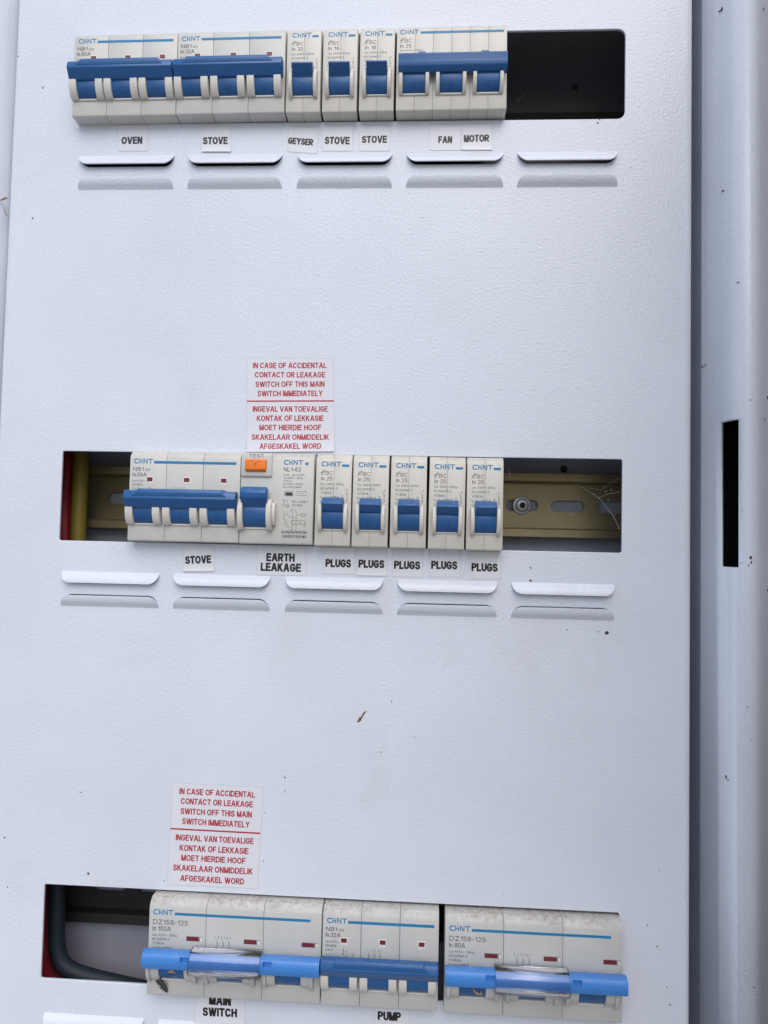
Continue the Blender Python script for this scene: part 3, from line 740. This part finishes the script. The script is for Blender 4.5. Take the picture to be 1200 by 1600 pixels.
# --- middle row
mz = ROWZ['mid']
xs = [fx(200.5, 790), fx(374.5, 790), fx(489.5, 790), fx(492, 790), fx(550, 790), fx(609.5, 790), fx(669, 790), fx(728.5, 790)]
breaker3(xs[0], xs[1]-xs[0]-0.15, mz+0.6, 'off-white 50A three-pole breaker at the left of the middle row', 'nb', '50A', 'nb', R(0.1), 4)
for i, (a, l) in enumerate((('25', 'narrow In 25 breaker touching the earth leakage switch'), ('25', 'second narrow In 25 breaker right of the earth leakage switch'),
                            ('25', 'third narrow In 25 breaker right of earth leakage switch, with brown stain'), ('25', 'fourth narrow In 25 breaker, beside the In 20 one'),
                            ('20', 'narrow In 20 breaker at the right end of middle row'))):
    breaker1(xs[3+i]+0.1, 17.7, mz+0.1-i*0.12, l, a, '8147' if a == '25' else '8146', R(0.15))

def leakage_switch(x0, w, zc):
    o = empty('earth_leakage_switch', (x0, 0, zc-22.4), 'two-module earth leakage switch with orange test button in middle row', 'leakage switch')
    def b(mb, n, mm, par=None, **k):
        q = shallow(mb).build(n, mm, par or o, **k)
        if par is None: q.location = Vector((0, 0, 22.4))*S
        return q
    yp = YF-0.03
    b(MB().prism(nose(), 0.1, w-0.1), 'housing', 'nb', bevel=0.3)
    # test button in its raised frame
    fr = b(MB().prism([(YF+1, 22.2), (YF-0.8, 21.6), (YF-1.5, 20.8), (YF-1.5, 10.6), (YF+0.5, 9.6)], 0.4, 15.6), 'button_frame', 'nb', bevel=0.3)
    mb = MB(); text(mb, 'TEST', 8.0, 19.6, 1.7, YF-1.53, width=7.6, align='C', t=.13); b(mb, 'frame_text', 'ink_soft', fr, smooth=0)
    bt = b(MB().prism([(YF-1, 19.0), (YF-3.4, 18.5), (YF-3.6, 13.6), (YF-1, 12.2)], 2.6, 13.0), 'test_button', 'orange', bevel=0.5, seg=3)
    mb = MB(); text(mb, 'T', 7.8, 15.2, 1.8, YF-3.72, width=1.6, align='C')
    for s in (-1, 1): stroke(mb, [(7.8+s*3.0, 17.6), (7.8+s*0.9, 17.7)], 0.16, YF-3.66)
    b(mb, 'button_mark', 'orange_deep', bt, smooth=0)
    # lever
    cy, cz, r = -6.6, -7.6, 8.0; xc, tw = 8.3, 11.2
    prof = [(cy-r*math.cos(R(a)), cz+r*math.sin(R(a))) for a in range(-60, 13, 6)]
    prof += [(-13.9, cz+2.6), (-18.2, cz+6.4), (-18.2, cz+9.6), (-16.4, cz+12.0), (-13.4, cz+12.6), (YF+1.5, cz+10), (YF+1.5, cz-6.9)]
    tg = b(MB().prism(prof, xc-tw/2, xc+tw/2), 'toggle', 'blue', bevel=0.35, seg=3)
    b(MB().prism([(-13.0, cz+11.0), (-16.6, cz+12.7), (-19.6, cz+9.8), (-19.2, cz+7.0), (-14.6, cz+3.4), (-13, cz+4.4)], xc-tw/2-1.0, xc+tw/2+0.9), 'grip', 'blue', tg, bevel=0.7, seg=3)
    for s in (-1, 1):
        xa = xc+s*(tw/2+0.15); xb = xa+s*2.6
        b(MB().prism(guard_prof(cy, cz, 10.4, cz+6.6, cz-8.6), min(xa, xb), max(xa, xb)), 'toggle_guard', 'guard', bevel=0.5, seg=3)
        xb2 = xb+s*1.5
        if xb2 > 0.3: b(MB().prism(guard_prof(cy, cz, 8.2, cz+5.0, cz-6.2), min(xb, xb2), max(xb, xb2)), 'toggle_guard', 'guard', bevel=0.3)
    b(MB().prism([(YF+0.5, cz-7.0), (YF-1.1, cz-7.2), (YF-0.9, cz-8.0), (YF+0.5, cz-8.3)], xc-tw/2, xc+tw/2), 'sill', 'guard', bevel=0.12)
    blue, blk, ib = MB(), MB(), MB(); X = 21.4
    brand(blue, X, 16.4, 2.45, 9.6, yp); blue.flat([(X+10.6, 16.4), (X+12.2, 16.4), (X+12.2, 17.7), (X+10.6, 17.7)], yp)
    text(blk, 'NL1-63', X, 13.1, 2.1, yp, width=8.4, t=.13)
    for i, t in enumerate(('In 63   I\u0394n=0.03A', 'Ue 230V~ 50Hz', 't<0.1s', 'Im=I\u0394m=630A', 'Inc=I\u0394c=6kA')):
        text(ib, t, X, 11.0-i*1.5, 1.05, yp, width=(10.4, 9.6, 4.4, 9.8, 8.8)[i])
    stroke(ib, [(X+6.8, 1.4), (X+11.4, 1.4), (X+11.4, 3.4), (X+6.8, 3.4)], 0.14, yp, closed=True)
    stroke(ib, [(X+7.9, 2.3), (X+8.5, 2.7), (X+9.1, 2.4), (X+9.7, 2.1), (X+10.3, 2.5)], 0.14, yp)
    updown(ib, X+0.5, -1.2, yp, 0.75)
    text(blk, 'I', X+2.0, -2.4, 1.6, yp); stroke(blk, arc(X+2.3, -3.9, 0.62, 0, 345, 14), 0.22, yp, closed=True)
    text(ib, 'IEC 61008-1', X+4.6, -2.2, 1.05, yp, width=7.6); text(ib, 'VC 8035', X+4.6, -4.0, 1.05, yp, width=5.2)
    # wiring diagram
    z = -7.0
    for p in ([(0.2, -0.6), (1.0, -0.6)], [(0.6, -0.6), (0.6, -3.4)], [(0.2, -3.4), (1.4, -3.4), (1.4, -4.6)], [(2.0, 0.2), (2.0, -1.0), (3.6, -2.4), (6.4, -2.4)],
              [(5.0, 0.4), (5.0, -8.4)], [(6.8, 0.4), (6.8, -8.0)], [(7.2, -1.2), (9.3, -1.2)], [(8.4, -3.0), (8.4, -3.5)], [(2.0, -6.4), (2.0, -7.2), (4.6, -7.2)], [(11.2, -1.2), (11.9, -1.2)], [(10.6, -6.6), (11.6, -6.6), (11.6, -4.8)]):
        stroke(ib, [(X+a, z+c) for a, c in p], 0.15, yp)
    stroke(ib, rrect(X+4.2, X+8.6, z-5.8, z-4.0, 0.85, 4), 0.18, yp-0.01, closed=True)
    stroke(ib, rrect(X+1.2, X+2.3, z-6.2, z-4.4, 0.5, 4), 0.15, yp-0.01, closed=True)
    stroke(ib, rrect(X+9.2, X+11.0, z-6.0, z-3.9, 0.2, 2), 0.16, yp-0.01, closed=True); stroke(ib, rrect(X+9.4, X+11.0, z-1.9, z-0.5, 0.2, 2), 0.16, yp-0.01, closed=True)
    text(ib, 'N', X+4.1, z+0.5, 1.1, yp); text(ib, '1', X+6.3, z+0.5, 1.1, yp); text(ib, 'N', X+4.0, z-9.2, 1.1, yp); text(ib, '2', X+6.4, z-9.2, 1.1, yp)
    text(ib, 'NO OVERLOAD PROTECTION', X-0.2, -17.4, 1.25, yp, width=12.2, t=.14); text(ib, 'TO BE PROTECTED BY MCB', X-0.2, -19.5, 1.25, yp, width=12.2, t=.14)
    b(blue, 'brand_mark', 'ink_blue', smooth=0); b(blk, 'type_text', 'ink', smooth=0); b(ib, 'rating_text', 'ink', smooth=0)
    wf = b(MB().box(X+0.6, X+4.9, YF-0.06, YF+0.3, 0.9, 3.5), 'indicator_window', 'grey_flag', bevel=0.03)
    b(MB().box(X+1.4, X+4.6, YF-0.1, YF-0.065, 1.3, 2.7), 'flag', 'ink', wf)
    b(MB().prism([(YF-0.015, -8.4), (YF-0.02, -8.5), (YF+0.2, -8.5), (YF+0.2, -8.4)], X-0.5, X-0.49), 'seam', 'ink_soft')
leakage_switch(xs[1]+0.1, xs[2]-xs[1]-0.1, mz+0.4)
# --- bottom row
bz_ = ROWZ['bot']-0.35
x1, x2 = fx(232, 1460), fx(502, 1470)
dzt = R(0.0)
breaker3(x1, x2-x1, bz_, 'wide grey 100A main switch breaker, bright blue handle with clear sleeve, leftmost in bottom row', 'dz', '100A', 'dz', dzt, 5)
x1, x2 = fx(503.5, 1470), fx(685.5, 1480)
breaker3(x1, x2-x1, bz_-0.2, 'off-white 32A three-pole breaker above PUMP label, between two wide grey breakers', 'dz', '32A', 'nb', dzt, 6)
x1, x2 = fx(695, 1480), fx(973, 1490)
breaker3(x1, x2-x1, bz_-0.4, 'wide grey 80A breaker with clear sleeve on bright blue handle, rightmost in bottom row', 'dz', '80A', 'dz', dzt, 7)

# ------------------------------------------------------------------ stickers
def sticker(corners, lines, label, ink='ink_black', name='label_sticker', group='printed circuit labels', y=-0.02, curl=0.0):
    """corners: TL, TR, BR, BL pixels; lines: (text, pixel left, right, baseline y, cap px at left x)"""
    q = [at(px, py, 0) for px, py in corners]
    if not curl: curl = random.choice((0.0, 0.0, 0.25, 0.45))
    c = sum(q, Vector())/4
    o = empty(name, (c.x, y, c.z), label, 'sticker', group)
    def b(mb, n, m, **k):
        r_ = mb.build(n, m, o, **k); r_.location = -Vector((c.x, y, c.z))*S; return r_
    # paper as a small grid with a faint curl at the lower edge
    nu, nv = 6, 16; vs_ = []; th = 0.10
    zt_, zb_ = (q[0].z+q[1].z)/2, (q[2].z+q[3].z)/2
    def lift(z): return curl*max(0, ((zt_-z)/(zt_-zb_)-0.75)/0.25)**2
    for side in (0, 1):
        for j in range(nv+1):
            for i in range(nu+1):
                u, v = i/nu, j/nv
                p = (q[0]*(1-u)+q[1]*u)*(1-v)+(q[3]*(1-u)+q[2]*u)*v
                vs_.append((p.x, y-(th if side == 0 else 0)-lift(p.z), p.z))
    n = (nu+1)*(nv+1); fs_ = []
    for j in range(nv):
        for i in range(nu):
            a = j*(nu+1)+i; fs_ += [[a, a+1, a+nu+2, a+nu+1], [n+a, n+a+nu+1, n+a+nu+2, n+a+1]]
    for i in range(nu):
        a = i; fs_.append([a, n+a, n+a+1, a+1]); a = nv*(nu+1)+i; fs_.append([a+1, n+a+1, n+a, a])
    for j in range(nv):
        a = j*(nu+1); fs_.append([a, a+nu+1, n+a+nu+1, n+a]); a += nu; fs_.append([a, n+a, n+a+nu+1, a+nu+1])
    b(MB().add(vs_, fs_), 'paper', 'sticker', smooth=30)
    ex = (q[1]-q[0]).normalized()
    mb = MB(); yt = y-th-0.03
    for ln in lines:
        t, l, r_, yb, yb2, cap = ln
        p0, p1 = at(l, yb, 0), at(r_, yb2, 0)
        rot = math.atan2(p1.z-p0.z, p1.x-p0.x)
        if t == '-': 
            stroke(mb, [(p0.x, p0.z), (p1.x, p1.z)], cap/3.1, yt)
        else:
            text(mb, t, p0.x, p0.z, cap/3.13, yt, width=(p1-p0).length, rot=rot, t=0.235 if ink == 'ink_black' else 0.19, wrap=lambda x, z: yt-lift(z))
    b(mb, 'lettering', ink, smooth=0)
    mb = MB()  # thin darker outline painted as the shadow of the paper edges
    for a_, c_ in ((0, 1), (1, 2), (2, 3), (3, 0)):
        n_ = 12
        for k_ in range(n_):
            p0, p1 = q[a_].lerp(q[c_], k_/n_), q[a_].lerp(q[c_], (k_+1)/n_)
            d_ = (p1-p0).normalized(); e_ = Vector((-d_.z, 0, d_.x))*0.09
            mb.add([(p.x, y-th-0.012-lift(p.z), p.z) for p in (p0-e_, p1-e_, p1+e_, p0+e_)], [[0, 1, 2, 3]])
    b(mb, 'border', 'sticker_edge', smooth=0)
    return o
def bx(l, t, r, bt, sk=0, sx=0): return [(l+sx, t), (r+sx, t+sk), (r, bt+sk), (l, bt)]
sticker(bx(184.5, 196, 231, 236), [('OVEN', 190, 222, 225.5, 225, 12.2)], 'small white sticker printed OVEN')
sticker(bx(316, 196, 361, 237.5), [('STOVE', 317.5, 355.5, 226, 225.5, 12.2)], 'STOVE sticker right of OVEN, below the wide top-row breaker')
sticker(bx(449, 197, 495, 237, 3, 2), [('GEYSER', 450, 488.5, 225, 228, 11)], 'slightly tilted white sticker printed GEYSER')
sticker(bx(504, 197, 551, 236), [('STOVE', 507.5, 546, 225.5, 226, 12.5)], 'STOVE sticker directly right of the GEYSER sticker')
sticker(bx(562, 196, 609, 236), [('STOVE', 565.5, 604.5, 224, 223.5, 12)], 'STOVE sticker nearest to FAN and MOTOR, below a narrow breaker')
sticker(bx(672, 195, 720, 235), [('FAN', 685, 706, 224, 224, 11.5)], 'small white sticker printed FAN')
sticker(bx(720.8, 194, 769, 234.5), [('MOTOR', 725, 764, 222.5, 221.5, 11.8)], 'small white sticker printed MOTOR')
sticker(bx(287.5, 853, 335, 892.5), [('STOVE', 290, 330, 881.5, 879.8, 12.5)], 'STOVE sticker under the middle row, left of EARTH LEAKAGE')
sticker(bx(402, 854, 478, 898, 1), [('EARTH', 416.5, 460, 877, 878, 13), ('LEAKAGE', 407.5, 470, 892, 894, 13.2)], 'two-line white sticker printed EARTH LEAKAGE')
for i, (l, t, r_, bt, tx0, tx1, bl, lab) in enumerate((
        (506.5, 855, 554, 896.5, 509, 548, 886, 'PLUGS sticker next to EARTH LEAKAGE, first of the five'), (557.5, 855, 605, 899, 560.5, 600, 887, 'second PLUGS sticker from EARTH LEAKAGE'),
        (613, 855, 660.5, 901, 616, 656, 889, 'third PLUGS sticker from EARTH LEAKAGE, middle of the five'), (671, 856, 719.5, 901, 674, 714, 889, 'fourth PLUGS sticker from EARTH LEAKAGE'),
        (734.5, 862, 782.5, 904, 737, 777, 892.5, 'last PLUGS sticker, under the In 20 breaker'))):
    sticker(bx(l, t, r_, bt, 0.5), [('PLUGS', tx0, tx1, bl, bl+1, 12.8)], lab)
sticker(bx(304.5, 1548, 383, 1597, 3), [('MAIN', 327, 360.5, 1569.5, 1571.5, 14), ('SWITCH', 317, 370, 1587, 1589.5, 13)], 'two-line white sticker printed MAIN SWITCH')
sticker(bx(585, 1560, 640, 1603, 2), [('PUMP', 590.5, 626, 1593.5, 1595.5, 13)], 'white sticker printed PUMP at the bottom')
W1 = [('IN CASE OF ACCIDENTAL', 395.5, 510.5, 575.5, 575.5, 9), ('CONTACT OR LEAKAGE', 398.5, 508, 590, 590, 9), ('SWITCH OFF THIS MAIN', 399.5, 507, 605, 604.5, 9), ('SWITCH IMMEDIATELY', 402.5, 504, 619.5, 619, 9),
      ('-', 386, 522, 627, 626.5, 2.2), ('INGEVAL VAN TOEVALIGE', 395, 512, 643.5, 643.5, 9), ('KONTAK OF LEKKASIE', 401.5, 505.5, 658, 658, 9), ('MOET HIERDIE HOOF', 405.5, 502, 672.5, 672.5, 9), ('SKAKELAAR ONMIDDELIK', 393.5, 514, 687.5, 687.5, 9), ('AFGESKAKEL WORD', 406, 502, 702, 701.5, 9)]
sticker([(386, 559.5), (520.5, 560), (523, 705.5), (386, 706.5)], W1, 'white sticker with red warning text above the earth leakage switch', 'ink_red', 'warning_sticker', 'red warning stickers', curl=0.8)
def z2(x, y): return 250+x/6.667, 1220+y/6.667
W2 = []
for t, x_0, y_0, x_1, y_1 in (('IN CASE OF ACCIDENTAL', 203, 137, 990, 176), ('CONTACT OR LEAKAGE', 218, 240, 967, 277), ('SWITCH OFF THIS MAIN', 215, 345, 955, 383), ('SWITCH IMMEDIATELY', 232, 450, 932, 488), ('-', 108, 497, 1045, 546),
                              ('INGEVAL VAN TOEVALIGE', 165, 618, 974, 660), ('KONTAK OF LEKKASIE', 205, 727, 921, 764), ('MOET HIERDIE HOOF', 222, 830, 890, 866), ('SKAKELAAR ONMIDDELIK', 137, 932, 965, 976), ('AFGESKAKEL WORD', 212, 1042, 876, 1080)):
    a, c = z2(x_0, y_0), z2(x_1, y_1); W2.append((t, a[0], c[0], a[1], c[1], 2.3 if t == '-' else 9.2))
sticker([z2(140, 22), z2(1080, 68), z2(1015, 1120), z2(75, 1078)], W2, 'tilted white sticker with red warning text above the main switch', 'ink_red', 'warning_sticker', 'red warning stickers')

# ------------------------------------------------------------------ cables behind the left openings
def smooth_path(pts, n=8):
    out = []; P = [Vector(p) for p in pts]; P = [2*P[0]-P[1]]+P+[2*P[-1]-P[-2]]
    for i in range(1, len(P)-2):
        for k in range(n):
            t = k/n; a, b_, c, d = P[i-1:i+3]
            out.append(0.5*((2*b_)+(-a+c)*t+(2*a-5*b_+4*c-d)*t*t+(-a+3*b_-3*c+d)*t**3))
    out.append(P[-2]); return out
def cable(pts, r, m, label):
    p = smooth_path(pts); o = MB().tube([q-p[0] for q in p], r, 20).build('cable', m, smooth=60, loc=p[0])
    return tag(o, label, 'cable', 'cables behind the panel')
cable([at(128, 640, 34), at(126, 740, 33), at(123, 800, 31), at(121, 860, 30), at(120, 930, 33)], 4.2, 'yellow_cable', 'yellow cable behind the left end of the middle cutout')
cable([at(112, 650, 42), at(103, 760, 38), at(100, 800, 34), at(101, 860, 32), at(104, 930, 34)], 4.4, 'red_cable', 'dark red cable beside the yellow one in the middle cutout')
cable([at(92, 1300, 27), at(90, 1385, 26), at(88.5, 1440, 25), at(90, 1482, 24), at(100, 1508, 23), at(128, 1523, 23), at(180, 1536, 24), at(235, 1548, 26), at(320, 1566, 32)], 4.2, 'black_cable', 'thick blue-black cable bending through the bottom cutout')
cable([at(46, 1300, 36), at(56, 1400, 36), at(64, 1460, 36), at(76, 1510, 36), at(100, 1540, 36), at(150, 1560, 37), at(210, 1580, 38), at(280, 1600, 40)], 8.6, 'red_cable', 'thick red cable behind the blue-black one in the bottom cutout')

# ------------------------------------------------------------------ dirt, cobweb, dead insects
def blob(mb, p, rx, rz, h, ang, rnd, n=7):
    c = Vector(p); ca, sa = math.cos(ang), math.sin(ang); ring = []
    for k in range(n):
        a = 2*math.pi*k/n; f = rnd.uniform(0.7, 1.25)
        x, z = rx*f*math.cos(a), rz*f*math.sin(a)
        ring.append((c.x+x*ca-z*sa, c.y, c.z+x*sa+z*ca))
    mb.add(ring+[(c.x, c.y-h, c.z)], [[k, (k+1) % n, n] for k in range(n)]+[list(range(n))[::-1]])
rnd = random.Random(3)
dark, brn = MB(), MB()
marks = [(51, 341, 1.6, 1.6), (67, 137, 1.1, 2.4), (28, 88, 1.2, 1), (934, 192, 2, 1.2), (937, 187, 1, 1.6), (948, 989, 3.6, 3), (935, 987, 1.6, .5), (886, 984, 1.8, .5), (7, 1309, 2, 1), (12, 1386, .9, 1.5),
         (445, 1236, 1, 1), (126, 1238, 1.8, .8), (832, 912, .8, 2.5), (829, 887, .9, 2.5), (1047, 1570, 1.5, 1.5), (1027, 1479, .9, 2), (1042, 1542, 1, 1), (612, 1096, .6, 2.4), (648, 1152, .8, .8), (595, 1175, 1.4, .7),
         (1098, 258, 1, 1.4), (985, 262, .8, .8), (956, 257, 1.6, .7), (696, 1040, .7, .6), (660, 340, .8, .6), (780, 610, .6, .8), (412, 1345, 1, 1), (414, 1270, .8, 1), (256, 1376, .8, .8), (1030, 1360, 1, .6), (1012, 1446, .8, 1.6), (843, 1430, 1, .8)]
for x, y, a, c in marks:
    if x > 1082: continue
    blob(dark, at(x, y, -0.01), a/3.1, c/3.1, 0.25, rnd.uniform(-.5, .5), rnd)
for i in range(90):
    x, y = rnd.uniform(20, 1075), rnd.uniform(5, 1595)
    p = at(x, y, -0.01)
    if any(a-1 < p.x < c+1 and z0-2 < p.z < z1+2 for a, c, z0, z1, r in CUTS): continue
    s_ = rnd.choice((0.07, 0.09, 0.11, 0.13, 0.17))
    blob(dark if rnd.random() < .6 else brn, p, s_, s_*rnd.uniform(.5, 1.6), 0.1, rnd.uniform(0, 3), rnd)
for x, y, a, c, t in ((138, 1365, 3.5, 2.2, 0), (829, 907, 3, 2, 0.2), (445, 1215, 1.6, 1.8, 0), (562, 1124, 3, 5.5, -0.6), (570, 1114, 1.0, 4, -0.55), (567, 1117, 1.8, 6, -0.55), (640, 775, 1, 1, 0)):
    blob(brn, at(x, y, -0.01), a/3.1*.8, c/3.1, 0.3, t, rnd)
for x, y, a, c in ((646, 770, .9, 2.2), (647, 774, 1.2, 2.0), (645, 778, 1.6, 1.8), (648, 780, 1.2, 1.2), (643, 776, .8, 1.0)):
    blob(brn, at(x, y, YFACE-0.12), a/3.1, c/3.1, 0.12, 0.2, rnd)
for mb_, m in ((dark, 'speck'), (brn, 'brown')):
    o = mb_.build('dirt_specks', m, smooth=60)
    tag(o, 'dark dirt specks scattered over the white panel' if m == 'speck' else 'brown dirt crumbs scattered over the white panel', 'dirt', kind='stuff')
rm = MB()
for x, y, a, c in ((1128, 14, 1.5, 4), (1125, 17, 3, 1.5), (1193, 14, 1, 2.5), (1130, 298, 2.5, 1.5), (1098, 573, 1.4, 3), (1102, 571, 1, 3), (1153, 441, 2.6, .9), (1172, 625, 1, 1), (1158, 726, .9, 1.5), (1167, 750, .8, .8), (1173, 871, 2, 3), (1174, 879, 1.4, 2.6), (1170, 883, 1.2, 1), (1135, 1214, 1.5, 4), (1138, 1218, 1.6, 1.2), (1196, 367, 1.2, .8), (1183, 88, .8, 1), (1168, 1105, 1, 1), (1174, 1156, 1, .8), (1158, 1532, 1.6, .8), (1178, 1543, 1.6, .7), (1094, 1250, 1.6, .7), (1195, 655, 1, 2), (1160, 798, .6, 1), (1159, 880, .8, 1)):
    yy = 8 if x < 1142 else -10.6
    if x < 1142:
        p = at(x, y, 0)
        yy = 14-19*(x-1096)/45.0-0.2
        p = at(x, y, yy)
        c_ = p; ring = []
        for q in range(7):
            an = 2*math.pi*q/7; ux = a/3.1*math.cos(an)*rnd.uniform(.6, 1.1); ring.append((p.x+ux*.8, p.y-ux, p.z+c/3.1*math.sin(an)*rnd.uniform(.7, 1.1)))
        rm.add(ring+[(p.x-0.2, p.y-0.3, p.z)], [[q, (q+1) % 7, 7] for q in range(7)])
    else:
        # lie on the rolled rim
        best = min(range(len(rim)-1), key=lambda k: abs(at(x, y, rim[k][1]).x-rim[k][0]) if k > slot_a else 99)
        p = at(x, y, rim[best][1]-0.25); blob(rm, p, a/3.1, c/3.1, 0.3, 0, rnd)
o = rm.build('dirt_specks', 'speck', smooth=60); tag(o, 'dark dirt specks on the rolled cabinet rim', 'dirt', kind='stuff')

def twig(pts, r, m, name, label, cat):
    p = [Vector(q) for q in pts]
    o = MB().tube([q-p[0] for q in p], r, 6, [0.5]+[1]*(len(p)-2)+[0.3]).build(name, m, smooth=60, loc=p[0]); return tag(o, label, cat)
twig([at(0, 313, -1), at(5, 311, -1), at(9, 309, -.6), at(13, 310, -.4)], 0.55, 'straw', 'straw_bit', 'dry straw bit caught at the left edge of the panel', 'straw')
twig([at(6, 324, -1), at(9, 334, -1), at(13, 339, -.5)], 0.4, 'straw', 'straw_bit', 'second, lower dry straw bit at the left edge', 'straw')
# dead insect on the main switch
def insect(px, py, ang, label):
    c = at(px, py, YFACE-1.1)
    mb = MB(); d = Vector((math.cos(ang), 0, math.sin(ang))); e = Vector((-d.z, 0, d.x))
    mb.tube([d*t*1.0 for t in (-2.8, -2.2, -1.2, -0.4, 0.6, 1.6, 2.6, 3.1)], 0.85, 9, [.3, .8, 1.05, .9, 1.1, 1.0, .6, .15])
    o = mb.build('dead_insect', 'insect', smooth=60, loc=c); o.scale = (1.35, 1.0, 1.35); tag(o, label, 'insect')
    for s in (-1, 1):
        for k in (-0.9, 0.1, 0.9):
            mb = MB().tube([d*k, d*k+e*s*0.9+Vector((0, -.3, 0)), d*(k-.3)+e*s*1.6+Vector((0, .5, 0))], 0.13, 5); mb.build('leg', 'insect', o)
        mb = MB().add([d*0.4+e*s*.3+Vector((0, -.6, 0)), d*(-2.6)+e*s*1.3+Vector((0, -.4, 0)), d*(-3.0)+e*s*.5+Vector((0, -.6, 0))], [[0, 1, 2]]); mb.build('wing', 'insect', o)
insect(254, 1539, R(-52), 'dark dead insect stuck on the lower left of the main switch')
# leaf and straw crumbs lodged under the handles
def crumb(px, py, y, m, pts, r, label):
    p0 = at(px, py, y); o = MB().tube([Vector(q) for q in pts], r, 7, [.4]+[1]*(len(pts)-2)+[.3]).build('debris', m, smooth=60, loc=p0); tag(o, label, 'debris')
crumb(268, 1520, -12.5, 'straw', [(-1.6, 0, 0.2), (-.6, -.3, .9), (.6, -.2, .8), (1.7, 0, 0)], 0.75, 'pale dry crumb lodged under the main switch handle')
crumb(746, 1547, -12, 'straw', [(-2.2, 0, 1.2), (-1.4, -.4, -.4), (0.2, -.6, -1.4), (1.6, -.5, -1.5), (1.8, 0, 0.8)], 0.5, 'pale curled straw under the left of the 80A handle')
crumb(937, 1553, -12, 'straw', [(-1, 0, 0.3), (0, -.3, -.3), (1.1, 0, .2)], 0.4, 'small pale crumb under the right of the 80A handle')
# cobweb in the open end of the middle cutout
web = MB()
def thread(pts, r=0.07, sag=0.0): web.tube(pts, r, 5)
y_ = 4
thread([at(885, 745, 30), at(910, 762, 18), at(936, 778, 6), at(958, 806, 4), at(968, 826, 2.2)], 0.09)
thread([at(936, 778, 6), at(950, 772, 5), at(970, 768, 2.5)]); thread([at(795, 746, -1), at(803, 744, 8), at(812, 741, 20)], 0.08); thread([at(795, 748, -1), at(797, 740, 2), at(793, 730, 2)], 0.06)
thread([at(958, 806, 4), at(968, 800, 2.5)], 0.05); thread([at(903, 832, 30), at(904, 790, 25), at(903, 750, 30)], 0.05); thread([at(910, 762, 18), at(940, 765, 10), at(969, 745, 3)], 0.05)
for x, y in ((936, 778), (955, 766), (947, 768), (967, 826), (893, 804), (909, 811), (906, 815), (950, 781), (928, 772), (944, 760)):
    blob(web, at(x, y, 5), .35, .25, .3, 0, rnd)
o = web.build('cobweb', 'web', smooth=60); tag(o, 'dusty cobweb across the open right end of the middle cutout', 'cobweb')
web2 = MB()
web2.tube([at(806, 160, 6), at(818, 148, 20), at(831, 132, 26)], 0.022, 5); web2.tube([at(865, 74, 22), at(890, 64, 16), at(912, 53, 6), at(930, 47, 3)], 0.022, 5)
tag(web2.build('cobweb', 'web', smooth=60), 'thin cobweb threads in the dark right end of the top cutout', 'cobweb')
